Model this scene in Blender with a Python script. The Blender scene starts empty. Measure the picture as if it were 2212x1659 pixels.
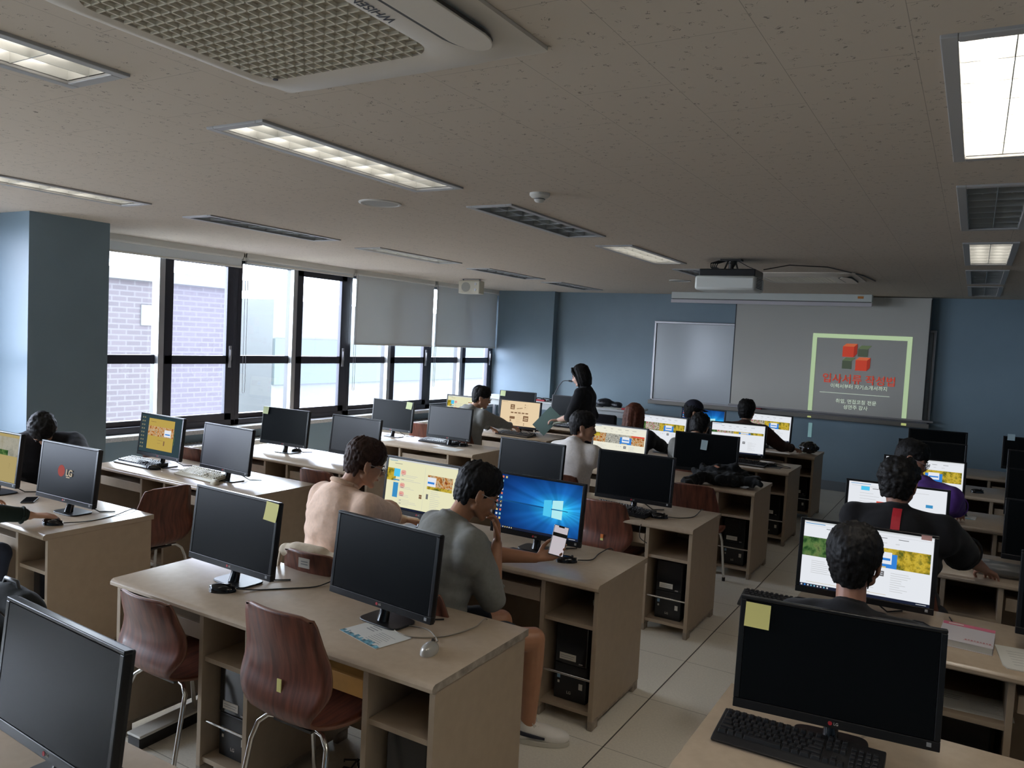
import bpy, bmesh, math, random
from mathutils import Vector, Matrix, Euler
V = Vector
PI = math.pi
random.seed(7)
sc = bpy.context.scene
COL = sc.collection
# ------------------------------------------------------------------ camera
FPX = 1689.0
yaw, pit, rol = math.radians(30.515), math.radians(-3.40), math.radians(-2.93)
RC = Matrix.Rotation(yaw, 3, 'Z') @ Matrix.Rotation(pit, 3, 'X') @ Matrix.Rotation(rol, 3, 'Y')
cam = bpy.data.objects.new('camera', bpy.data.cameras.new('camera'))
COL.objects.link(cam)
cam.data.sensor_width = 36.0
cam.data.lens = FPX / 2212 * 36.0
cam.data.clip_start = 0.05
cam.matrix_world = Matrix.Translation((0, 0, 1.87)) @ (RC @ Matrix.Rotation(PI / 2, 3, 'X')).to_4x4()
sc.camera = cam
# ------------------------------------------------------------------ colour management and sky light
sc.view_settings.view_transform = 'Standard'
sc.view_settings.look = 'None'
sc.view_settings.gamma = 1.0
sc.view_settings.use_curve_mapping = False
sc.view_settings.exposure = 0.30
ESC = 1 / 2 ** 0.30      # screens keep their own brightness under the exposure above
sc.cycles.use_denoising = True
sc.cycles.max_bounces = 7
sc.cycles.diffuse_bounces = 4
sc.cycles.glossy_bounces = 3
sc.cycles.transparent_max_bounces = 8
sc.cycles.sample_clamp_indirect = 4.0
sc.cycles.caustics_reflective = False
sc.cycles.caustics_refractive = False
world = bpy.data.worlds.new('overcast_sky')
sc.world = world
world.use_nodes = True
bg = world.node_tree.nodes['Background']
bg.inputs[0].default_value = (0.80, 0.88, 1.0, 1)
bg.inputs[1].default_value = 21.0
# sky portals in the window openings (they add no light, only guide the sky sampling)
def portal(y0, y1, z0, z1, x=-7.3):
    l = bpy.data.lights.new('sky_portal', 'AREA'); l.shape = 'RECTANGLE'
    l.size = z1 - z0; l.size_y = y1 - y0
    l.cycles.is_portal = True
    o = bpy.data.objects.new('sky_portal', l); COL.objects.link(o)
    o.location = (x, (y0 + y1) / 2, (z0 + z1) / 2)
    o.rotation_euler = (0, -PI / 2, 0)      # shines towards +x
portal(4.15, 11.3, 0.8, 2.62)
portal(-2.3, 3.1, 0.8, 2.62)
ZC = 2.65          # ceiling height
XW = -7.0          # window wall, room side
YF = 11.45         # front wall
XR, YB = 3.1, -2.6
# ------------------------------------------------------------------ materials
MAT = {}
def mat(name, col, rough=0.5, metal=0.0, spec=0.5, emit=None, es=1.0, noise=0.0, nscale=12.0, bump=0.0, bscale=200.0, coat=0.0, sheen=0.0, trans=0.0):
    if name in MAT: return MAT[name]
    m = bpy.data.materials.new(name); m.use_nodes = True
    nt = m.node_tree; b = nt.nodes['Principled BSDF']
    c = (col[0], col[1], col[2], 1)
    b.inputs['Base Color'].default_value = c
    b.inputs['Roughness'].default_value = rough
    b.inputs['Metallic'].default_value = metal
    b.inputs['Specular IOR Level'].default_value = spec
    if coat: b.inputs['Coat Weight'].default_value = coat
    if sheen: b.inputs['Sheen Weight'].default_value = sheen
    if emit is not None:
        b.inputs['Emission Color'].default_value = (*emit, 1); b.inputs['Emission Strength'].default_value = es
    if noise or bump:
        tc = nt.nodes.new('ShaderNodeTexCoord')
        if noise:
            n = nt.nodes.new('ShaderNodeTexNoise'); n.inputs['Scale'].default_value = nscale; n.inputs['Detail'].default_value = 4
            nt.links.new(tc.outputs['Object'], n.inputs['Vector'])
            mr = nt.nodes.new('ShaderNodeMapRange'); mr.inputs[1].default_value = 0.3; mr.inputs[2].default_value = 0.7
            mr.inputs[3].default_value = 1 - noise; mr.inputs[4].default_value = 1 + noise
            nt.links.new(n.outputs[0], mr.inputs[0])
            mx = nt.nodes.new('ShaderNodeVectorMath'); mx.operation = 'SCALE'; mx.inputs[0].default_value = col
            nt.links.new(mr.outputs[0], mx.inputs['Scale']); nt.links.new(mx.outputs[0], b.inputs['Base Color'])
        if bump:
            n = nt.nodes.new('ShaderNodeTexNoise'); n.inputs['Scale'].default_value = bscale; n.inputs['Detail'].default_value = 3
            nt.links.new(tc.outputs['Object'], n.inputs['Vector'])
            bp = nt.nodes.new('ShaderNodeBump'); bp.inputs['Strength'].default_value = bump; bp.inputs['Distance'].default_value = 0.01
            nt.links.new(n.outputs[0], bp.inputs['Height']); nt.links.new(bp.outputs[0], b.inputs['Normal'])
    MAT[name] = m
    return m
def emat(name, col, s=0.85):
    if name in MAT: return MAT[name]
    m = bpy.data.materials.new(name); m.use_nodes = True
    nt = m.node_tree; nt.nodes.clear()
    o = nt.nodes.new('ShaderNodeOutputMaterial'); e = nt.nodes.new('ShaderNodeEmission')
    e.inputs[0].default_value = (*col, 1); e.inputs[1].default_value = s if s > 2 else s * ESC
    nt.links.new(e.outputs[0], o.inputs[0]); MAT[name] = m
    return m

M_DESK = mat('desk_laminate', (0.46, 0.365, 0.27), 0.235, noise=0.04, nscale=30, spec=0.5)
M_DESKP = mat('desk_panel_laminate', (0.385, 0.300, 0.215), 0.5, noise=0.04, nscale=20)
M_EDGE = mat('worn_chipboard_edge', (0.30, 0.25, 0.20), 0.7, noise=0.35, nscale=25)
M_ORANGE = mat('orange_wood', (0.62, 0.33, 0.09), 0.5, noise=0.1)
M_CHROME = mat('chrome', (0.75, 0.74, 0.72), 0.16, 1.0)
M_DARKM = mat('dark_metal', (0.05, 0.045, 0.04), 0.45, 0.4)
M_BLACK = mat('black_plastic', (0.012, 0.012, 0.013), 0.35)
M_BLACKG = mat('glossy_black_plastic', (0.008, 0.008, 0.009), 0.12)
M_CASE = mat('matt_black_case', (0.010, 0.010, 0.011), 0.5, bump=0.05)
M_SCREEN = mat('dark_screen_panel', (0.004, 0.005, 0.006), 0.30, spec=0.10)
M_SCRGREY = mat('semi_matt_screen_panel', (0.016, 0.016, 0.019), 0.42, spec=0.5)
M_WHITE = mat('white_plastic', (0.68, 0.66, 0.61), 0.4)
M_PAPER = mat('paper', (0.72, 0.71, 0.66), 0.7)
M_YEL = mat('yellow_sticky_paper', (0.80, 0.74, 0.27), 0.75)
M_YELP = mat('pale_sticky_paper', (0.62, 0.68, 0.36), 0.75)
M_RED = mat('red_logo', (0.45, 0.02, 0.03), 0.4)
M_GREYTXT = mat('grey_print', (0.28, 0.28, 0.28), 0.6)
M_DARKTXT = mat('dark_print', (0.06, 0.06, 0.07), 0.6)
M_LABEL = mat('white_label', (0.66, 0.63, 0.56), 0.5)
M_BEIGE = mat('beige_plastic', (0.60, 0.56, 0.44), 0.45)
M_KEY = mat('key_plastic', (0.02, 0.02, 0.022), 0.3)
M_SILVER = mat('silver_plastic', (0.55, 0.53, 0.48), 0.25, 0.3)
M_SKIN = mat('skin', (0.50, 0.27, 0.17), 0.5, noise=0.06, nscale=18)
M_SKINL = mat('pale_skin', (0.62, 0.38, 0.29), 0.5, noise=0.04, nscale=18)
M_LIP = mat('lip', (0.38, 0.14, 0.11), 0.45)
M_EYE = mat('dark_eye', (0.02, 0.015, 0.012), 0.2)
def hairmat(name, col, rough=0.55):
    m = mat(name, col, rough, spec=0.18, noise=0.35, nscale=40)
    nt = m.node_tree; b = nt.nodes['Principled BSDF']
    tc = nt.nodes.new('ShaderNodeTexCoord'); mp = nt.nodes.new('ShaderNodeMapping'); mp.inputs['Scale'].default_value = (1, 1, 0.18)
    n = nt.nodes.new('ShaderNodeTexNoise'); n.inputs['Scale'].default_value = 150; n.inputs['Detail'].default_value = 3
    bp = nt.nodes.new('ShaderNodeBump'); bp.inputs['Strength'].default_value = 0.4; bp.inputs['Distance'].default_value = 0.004
    nt.links.new(tc.outputs['Object'], mp.inputs[0]); nt.links.new(mp.outputs[0], n.inputs['Vector'])
    nt.links.new(n.outputs[0], bp.inputs['Height']); nt.links.new(bp.outputs[0], b.inputs['Normal'])
    return m
M_HAIR = hairmat('black_hair', (0.010, 0.009, 0.009))
M_HAIRB = hairmat('dark_brown_hair', (0.035, 0.017, 0.012))
M_HAIRR = hairmat('reddish_brown_hair', (0.085, 0.028, 0.016))
def cloth(name, col, bump=0.25):
    m = mat('cloth_' + name, col, 0.85, spec=0.2, noise=0.06, nscale=60, bump=min(1, bump * 2), bscale=11, sheen=0.08)
    return m

def ramp(nt, stops):
    r = nt.nodes.new('ShaderNodeValToRGB'); e = r.color_ramp.elements
    e[0].position = stops[0][0]; e[0].color = (*stops[0][1], 1); e[1].position = stops[1][0]; e[1].color = (*stops[1][1], 1)
    for p, c in stops[2:]:
        k = e.new(p); k.color = (*c, 1)
    return r
def ceiling_mat():
    m = mat('ceiling_tiles', (0.62, 0.535, 0.445), 0.9, spec=0.1)
    nt = m.node_tree; b = nt.nodes['Principled BSDF']; N = nt.nodes.new; L = nt.links.new
    tc = N('ShaderNodeTexCoord')
    # tile joints: running bond, 0.325 m wide, 0.65 m long along y
    br = N('ShaderNodeTexBrick'); br.offset = 0.5; br.squash = 1.0
    mp = N('ShaderNodeMapping'); mp.inputs['Rotation'].default_value = (0, 0, PI / 2); mp.inputs['Location'].default_value = (0, -0.135, 0)
    L(tc.outputs['Object'], mp.inputs[0]); L(mp.outputs[0], br.inputs['Vector'])
    br.inputs['Scale'].default_value = 1.0; br.inputs['Mortar Size'].default_value = 0.0011; br.inputs['Mortar Smooth'].default_value = 0.3
    br.inputs['Brick Width'].default_value = 0.65; br.inputs['Row Height'].default_value = 0.325
    br.inputs['Color1'].default_value = (1, 1, 1, 1); br.inputs['Color2'].default_value = (1, 1, 1, 1); br.inputs['Mortar'].default_value = (0, 0, 0, 1)
    # short curly fissures
    n1 = N('ShaderNodeTexNoise'); n1.inputs['Scale'].default_value = 42; n1.inputs['Detail'].default_value = 1.5; n1.inputs['Distortion'].default_value = 1.2
    n2 = N('ShaderNodeTexVoronoi'); n2.inputs['Scale'].default_value = 25
    L(tc.outputs['Object'], n1.inputs['Vector']); L(tc.outputs['Object'], n2.inputs['Vector'])
    s = N('ShaderNodeMath'); s.operation = 'SUBTRACT'; s.inputs[1].default_value = 0.5; L(n1.outputs[0], s.inputs[0])
    a = N('ShaderNodeMath'); a.operation = 'ABSOLUTE'; L(s.outputs[0], a.inputs[0])
    l1 = N('ShaderNodeMath'); l1.operation = 'LESS_THAN'; l1.inputs[1].default_value = 0.020; L(a.outputs[0], l1.inputs[0])
    l2 = N('ShaderNodeMath'); l2.operation = 'LESS_THAN'; l2.inputs[1].default_value = 0.30; L(n2.outputs['Distance'], l2.inputs[0])
    mu = N('ShaderNodeMath'); mu.operation = 'MULTIPLY'; L(l1.outputs[0], mu.inputs[0]); L(l2.outputs[0], mu.inputs[1])
    mx = N('ShaderNodeMix'); mx.data_type = 'RGBA'
    L(mu.outputs[0], mx.inputs['Factor']); mx.inputs['A'].default_value = (0.62, 0.535, 0.445, 1); mx.inputs['B'].default_value = (0.28, 0.24, 0.20, 1)
    mm = N('ShaderNodeMix'); mm.data_type = 'RGBA'; L(br.outputs['Color'], mm.inputs['Factor'])
    mm.inputs['A'].default_value = (0.37, 0.32, 0.265, 1); L(mx.outputs['Result'], mm.inputs['B'])
    L(mm.outputs['Result'], b.inputs['Base Color'])
    return m
M_CEIL = ceiling_mat()
def floor_mat():
    m = mat('floor_tiles', (0.5, 0.46, 0.38), 0.32, spec=0.4)
    nt = m.node_tree; b = nt.nodes['Principled BSDF']; N = nt.nodes.new; L = nt.links.new
    tc = N('ShaderNodeTexCoord')
    br = N('ShaderNodeTexBrick'); br.offset = 0.0
    mp = N('ShaderNodeMapping'); mp.inputs['Location'].default_value = (1.35, 0.31, 0)
    L(tc.outputs['Object'], mp.inputs[0]); L(mp.outputs[0], br.inputs['Vector'])
    br.inputs['Scale'].default_value = 1.0; br.inputs['Mortar Size'].default_value = 0.0022
    br.inputs['Brick Width'].default_value = 0.6; br.inputs['Row Height'].default_value = 0.6
    br.inputs['Color1'].default_value = (0.86, 0.81, 0.70, 1); br.inputs['Color2'].default_value = (0.82, 0.77, 0.67, 1); br.inputs['Mortar'].default_value = (0.42, 0.38, 0.32, 1)
    n = N('ShaderNodeTexNoise'); n.inputs['Scale'].default_value = 90; n.inputs['Detail'].default_value = 5
    L(tc.outputs['Object'], n.inputs['Vector'])
    mr = N('ShaderNodeMapRange'); mr.inputs[3].default_value = 0.86; mr.inputs[4].default_value = 1.14; L(n.outputs[0], mr.inputs[0])
    vm = N('ShaderNodeVectorMath'); vm.operation = 'SCALE'; L(br.outputs['Color'], vm.inputs[0]); L(mr.outputs[0], vm.inputs['Scale'])
    L(vm.outputs[0], b.inputs['Base Color'])
    # the one open joint that runs along the aisle
    return m
M_FLOOR = floor_mat()
M_WALL = mat('blue_wall_paint', (0.21, 0.285, 0.335), 0.42, noise=0.03, nscale=3, bump=0.02, bscale=80, spec=0.35)
M_STONE = mat('speckled_stone_sill', (0.46, 0.45, 0.44), 0.3, noise=0.25, nscale=90)
M_FRAME = mat('dark_window_frame', (0.020, 0.020, 0.030), 0.35, spec=0.5)
M_ALU = mat('grey_aluminium', (0.42, 0.41, 0.42), 0.35, 0.6)
M_BASEB = mat('grey_baseboard', (0.16, 0.18, 0.2), 0.5)
def brick_mat(name, c1, c2, mort, sc_):
    m = mat(name, c1, 0.9)
    nt = m.node_tree; b = nt.nodes['Principled BSDF']; N = nt.nodes.new; L = nt.links.new
    tc = N('ShaderNodeTexCoord'); mp = N('ShaderNodeMapping'); mp.inputs['Rotation'].default_value = (PI / 2, 0, PI / 2)
    sx = N('ShaderNodeSeparateXYZ'); cx = N('ShaderNodeCombineXYZ'); L(tc.outputs['Object'], sx.inputs[0]); L(sx.outputs[1], cx.inputs[0]); L(sx.outputs[2], cx.inputs[1])
    br = N('ShaderNodeTexBrick'); L(cx.outputs[0], br.inputs['Vector'])
    br.inputs['Scale'].default_value = 1; br.inputs['Brick Width'].default_value = 0.25 * sc_; br.inputs['Row Height'].default_value = 0.085 * sc_; br.inputs['Mortar Size'].default_value = 0.012 * sc_
    br.inputs['Color1'].default_value = (*c1, 1); br.inputs['Color2'].default_value = (*c2, 1); br.inputs['Mortar'].default_value = (*mort, 1)
    L(br.outputs['Color'], b.inputs['Base Color'])
    return m
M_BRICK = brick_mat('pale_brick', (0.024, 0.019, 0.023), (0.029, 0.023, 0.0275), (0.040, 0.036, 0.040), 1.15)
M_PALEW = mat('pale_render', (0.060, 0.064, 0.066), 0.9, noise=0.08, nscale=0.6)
def glass_mat(name, tint, milk=0.0):
    m = bpy.data.materials.new(name); m.use_nodes = True; nt = m.node_tree; nt.nodes.clear(); N = nt.nodes.new; L = nt.links.new
    o = N('ShaderNodeOutputMaterial'); t = N('ShaderNodeBsdfTransparent'); g = N('ShaderNodeBsdfGlossy'); mx = N('ShaderNodeMixShader'); fr = N('ShaderNodeMapRange'); lw = N('ShaderNodeLayerWeight'); pw = N('ShaderNodeMath'); pw.operation = 'POWER'; pw.inputs[1].default_value = 4.0; L(lw.outputs['Facing'], pw.inputs[0]); L(pw.outputs[0], fr.inputs[0]); fr.inputs[3].default_value = .03; fr.inputs[4].default_value = .55
    t.inputs[0].default_value = (*tint, 1); g.inputs['Roughness'].default_value = 0.02
    L(fr.outputs[0], mx.inputs[0]); L(t.outputs[0], mx.inputs[1]); L(g.outputs[0], mx.inputs[2])
    if milk:
        tr = N('ShaderNodeBsdfTranslucent'); tr.inputs[0].default_value = (0.9, 0.92, 1.0, 1); m2 = N('ShaderNodeMixShader'); m2.inputs[0].default_value = milk
        L(mx.outputs[0], m2.inputs[1]); L(tr.outputs[0], m2.inputs[2]); L(m2.outputs[0], o.inputs[0])
    else: L(mx.outputs[0], o.inputs[0])
    MAT[name] = m; return m
M_GLASS = glass_mat('window_glass', (0.96, 0.98, 0.98))
M_GLASSM = glass_mat('hazy_window_glass', (0.86, 0.87, 0.92), 0.009)
def blind_mat():
    m = bpy.data.materials.new('blind_fabric'); m.use_nodes = True; nt = m.node_tree; nt.nodes.clear(); N = nt.nodes.new; L = nt.links.new
    o = N('ShaderNodeOutputMaterial'); d = N('ShaderNodeBsdfDiffuse'); t = N('ShaderNodeBsdfTranslucent'); mx = N('ShaderNodeMixShader'); mx.inputs[0].default_value = 0.075
    d.inputs[0].default_value = (0.74, 0.78, 0.80, 1); t.inputs[0].default_value = (0.62, 0.66, 0.68, 1)
    L(d.outputs[0], mx.inputs[1]); L(t.outputs[0], mx.inputs[2]); L(mx.outputs[0], o.inputs[0]); return m
M_BLIND = blind_mat()
def wood_mat():
    m = mat('red_brown_plywood', (0.13, 0.035, 0.025), 0.42, coat=0.12)
    nt = m.node_tree; b = nt.nodes['Principled BSDF']; N = nt.nodes.new; L = nt.links.new
    tc = N('ShaderNodeTexCoord'); mp = N('ShaderNodeMapping'); mp.inputs['Scale'].default_value = (1, 0.12, 0.12)
    n = N('ShaderNodeTexNoise'); n.inputs['Scale'].default_value = 60; n.inputs['Detail'].default_value = 5
    L(tc.outputs['Object'], mp.inputs[0]); L(mp.outputs[0], n.inputs['Vector'])
    r = ramp(nt, [(0.3, (0.070, 0.020, 0.013)), (0.7, (0.20, 0.062, 0.034))]); L(n.outputs[0], r.inputs[0]); L(r.outputs[0], b.inputs['Base Color'])
    return m
M_PLY = wood_mat()
M_PLYE = mat('plywood_edge', (0.22, 0.10, 0.06), 0.5)

# ------------------------------------------------------------------ mesh helpers
class MB:
    """collects shapes, each with a material slot, into one mesh"""
    def __init__(s): s.bm = bmesh.new(); s.mats = []; s.cur = 0
    def m(s, material):
        if material not in s.mats: s.mats.append(material)
        s.cur = s.mats.index(material); return s
    def _tag(s, faces):
        for f in faces: f.material_index = s.cur
    def box(s, x0, x1, y0, y1, z0, z1, mtx=None, bev=0.0):
        vs = [s.bm.verts.new((x, y, z)) for x in (x0, x1) for y in (y0, y1) for z in (z0, z1)]
        F = [(0, 1, 3, 2), (4, 6, 7, 5), (0, 4, 5, 1), (2, 3, 7, 6), (0, 2, 6, 4), (1, 5, 7, 3)]
        fs = [s.bm.faces.new([vs[i] for i in f]) for f in F]
        s._tag(fs)
        if bev:
            r = bmesh.ops.bevel(s.bm, geom=list({e for f in fs for e in f.edges}), offset=bev, segments=2, profile=0.6, affect='EDGES', clamp_overlap=True)
            for f in r['faces']: f.material_index = s.cur
            vs = list({v for f in fs if f.is_valid for v in f.verts} | {v for f in r['faces'] for v in f.verts})
        if mtx is not None:
            for v in vs: v.co = mtx @ v.co
        return s
    def quad(s, *pts):
        f = s.bm.faces.new([s.bm.verts.new(p) for p in pts]); s._tag([f]); return f
    def tube(s, pts, r, n=10, cap=True):
        pts = [V(p) for p in pts]; rings = []
        rs = r if isinstance(r, (list, tuple)) else [r] * len(pts)
        up = None
        for i, p in enumerate(pts):
            d = (pts[min(i + 1, len(pts) - 1)] - pts[max(i - 1, 0)]).normalized()
            if up is None:
                up = V((0, 0, 1)) if abs(d.z) < 0.9 else V((1, 0, 0))
            a = d.cross(up).normalized(); b2 = a.cross(d).normalized(); up = b2
            rings.append([s.bm.verts.new(p + (a * math.cos(2 * PI * k / n) + b2 * math.sin(2 * PI * k / n)) * rs[i]) for k in range(n)])
        fs = []
        for i in range(len(rings) - 1):
            for k in range(n):
                fs.append(s.bm.faces.new((rings[i][k], rings[i][(k + 1) % n], rings[i + 1][(k + 1) % n], rings[i + 1][k])))
        if cap:
            fs.append(s.bm.faces.new(list(reversed(rings[0])))); fs.append(s.bm.faces.new(rings[-1]))
        s._tag(fs); return s
    def cyl(s, p0, p1, r0, r1=None, n=20): return s.tube([p0, p1], [r0, r0 if r1 is None else r1], n)
    def lathe(s, prof, c=(0, 0, 0), n=28, mtx=None):
        rings = []; c = V(c)
        for r, z in prof:
            rings.append([s.bm.verts.new(c + V((r * math.cos(2 * PI * k / n), r * math.sin(2 * PI * k / n), z))) for k in range(n)])
        fs = []
        for i in range(len(rings) - 1):
            for k in range(n): fs.append(s.bm.faces.new((rings[i][k], rings[i][(k + 1) % n], rings[i + 1][(k + 1) % n], rings[i + 1][k])))
        fs.append(s.bm.faces.new(list(reversed(rings[0])))); fs.append(s.bm.faces.new(rings[-1]))
        s._tag(fs)
        if mtx is not None:
            for rg in rings:
                for v in rg: v.co = mtx @ v.co
        return s
    def ell(s, c, r, rot=None, u=16, v=10):
        mt = Matrix.Translation(c)
        if rot is not None: mt = mt @ rot.to_4x4()
        mt = mt @ Matrix.Diagonal((*r, 1))
        nv = s.bm.verts.new; nf = s.bm.faces.new
        top = nv(mt @ V((0, 0, 1))); bot = nv(mt @ V((0, 0, -1)))
        R = [[nv(mt @ V((math.sin(PI * j / v) * math.cos(2 * PI * i / u), math.sin(PI * j / v) * math.sin(2 * PI * i / u), math.cos(PI * j / v)))) for i in range(u)] for j in range(1, v)]
        fs = []
        for i in range(u):
            k = (i + 1) % u; fs.append(nf((top, R[0][i], R[0][k]))); fs.append(nf((bot, R[-1][k], R[-1][i])))
            for j in range(len(R) - 1): fs.append(nf((R[j][i], R[j + 1][i], R[j + 1][k], R[j][k])))
        s._tag(fs); return s
    def cap(s, p0, p1, r0, r1=None, n=14):
        r1 = r0 if r1 is None else r1
        p0, p1 = V(p0), V(p1)
        s.ell(p0, (r0,) * 3, None, n, 8); s.ell(p1, (r1,) * 3, None, n, 8)
        if (p1 - p0).length > 1e-4: s.tube([p0, p1], [r0, r1], n)
        return s
    def prism(s, poly, z0, z1, mtx=None):
        a = [s.bm.verts.new((x, y, z0)) for x, y in poly]; b2 = [s.bm.verts.new((x, y, z1)) for x, y in poly]; n = len(poly)
        fs = [s.bm.faces.new((a[i], a[(i + 1) % n], b2[(i + 1) % n], b2[i])) for i in range(n)] + [s.bm.faces.new(list(reversed(a))), s.bm.faces.new(b2)]
        s._tag(fs)
        if mtx is not None:
            for v in a + b2: v.co = mtx @ v.co
        return s
    def build(s, name, parent=None, smooth=None, bevel=0.0, loc=None):
        bmesh.ops.recalc_face_normals(s.bm, faces=s.bm.faces[:])
        me = bpy.data.meshes.new(name); s.bm.to_mesh(me); s.bm.free()
        for k in s.mats: me.materials.append(k)
        return link(name, me, parent, smooth, bevel, loc)
def link(name, me, parent=None, smooth=None, bevel=0.0, loc=None):
    if smooth is not None:
        for p in me.polygons: p.use_smooth = True
        if smooth < 180: me.set_sharp_from_angle(angle=math.radians(smooth))
    o = bpy.data.objects.new(name, me); COL.objects.link(o)
    if parent is not None: o.parent = parent
    if loc is not None: o.location = loc
    if bevel:
        b = o.modifiers.new('bevel', 'BEVEL'); b.width = bevel; b.segments = 2; b.limit_method = 'ANGLE'; b.angle_limit = math.radians(50)
    return o
def tag(o, label, cat, group=None):
    o['label'] = label; o['category'] = cat
    if group: o['group'] = group
    return o
def struct(o): o['kind'] = 'structure'; return o
def thing(name, label, cat, loc=(0, 0, 0), rz=0.0, group=None):
    o = bpy.data.objects.new(name, None); COL.objects.link(o); o.empty_display_size = 0.1
    o.location = loc; o.rotation_euler = (0, 0, rz)
    return tag(o, label, cat, group)
def dup(root, loc, rz=0.0, label=None, group=None, scale=None):
    def cp(o, par):
        c = o.copy(); COL.objects.link(c); c.parent = par
        for ch in o.children: cp(ch, c)
        return c
    r = cp(root, None); r.location = loc; r.rotation_euler = (0, 0, rz)
    if label: r['label'] = label
    if group: r['group'] = group
    if scale: r.scale = scale
    return r
def evalmesh(o):
    bpy.context.view_layer.update()
    dg = bpy.context.evaluated_depsgraph_get()
    return bpy.data.meshes.new_from_object(o.evaluated_get(dg))
def remeshed(mb, name, material, voxel, smooth=4, parent=None, disp=0.0, dscale=0.1, loc=None, factor=0.5):
    me = bpy.data.meshes.new('t'); mb.bm.to_mesh(me); mb.bm.free()
    o = bpy.data.objects.new('t', me); COL.objects.link(o)
    r = o.modifiers.new('r', 'REMESH'); r.mode = 'VOXEL'; r.voxel_size = voxel; r.use_smooth_shade = True
    if smooth:
        s = o.modifiers.new('s', 'SMOOTH'); s.iterations = smooth; s.factor = factor
    if disp:
        tx = bpy.data.textures.new('folds', 'CLOUDS'); tx.noise_scale = dscale; tx.noise_depth = 1
        d = o.modifiers.new('d', 'DISPLACE'); d.texture = tx; d.strength = disp; d.mid_level = 0.5
    m2 = evalmesh(o)
    bpy.data.objects.remove(o); bpy.data.meshes.remove(me)
    m2.materials.clear(); m2.materials.append(material)
    for p in m2.polygons: p.use_smooth = True; p.material_index = 0
    m2.name = name
    return link(name, m2, parent, None, 0, loc)
def text_mesh(body, size, material, name, parent=None, mtx=None, ext=0.0004, align='CENTER', bold=0.0):
    c = bpy.data.curves.new('t', 'FONT'); c.body = body; c.size = size; c.align_x = align; c.align_y = 'CENTER'; c.extrude = ext; c.offset = bold
    o = bpy.data.objects.new('t', c); COL.objects.link(o); me = evalmesh(o); bpy.data.objects.remove(o)
    me.materials.clear(); me.materials.append(material)
    if mtx is not None: me.transform(mtx)
    o = link(name, me, parent)
    return o
FRONT = Matrix.Rotation(PI / 2, 4, 'X')     # text lying in xy -> standing, readable from -y
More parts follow.
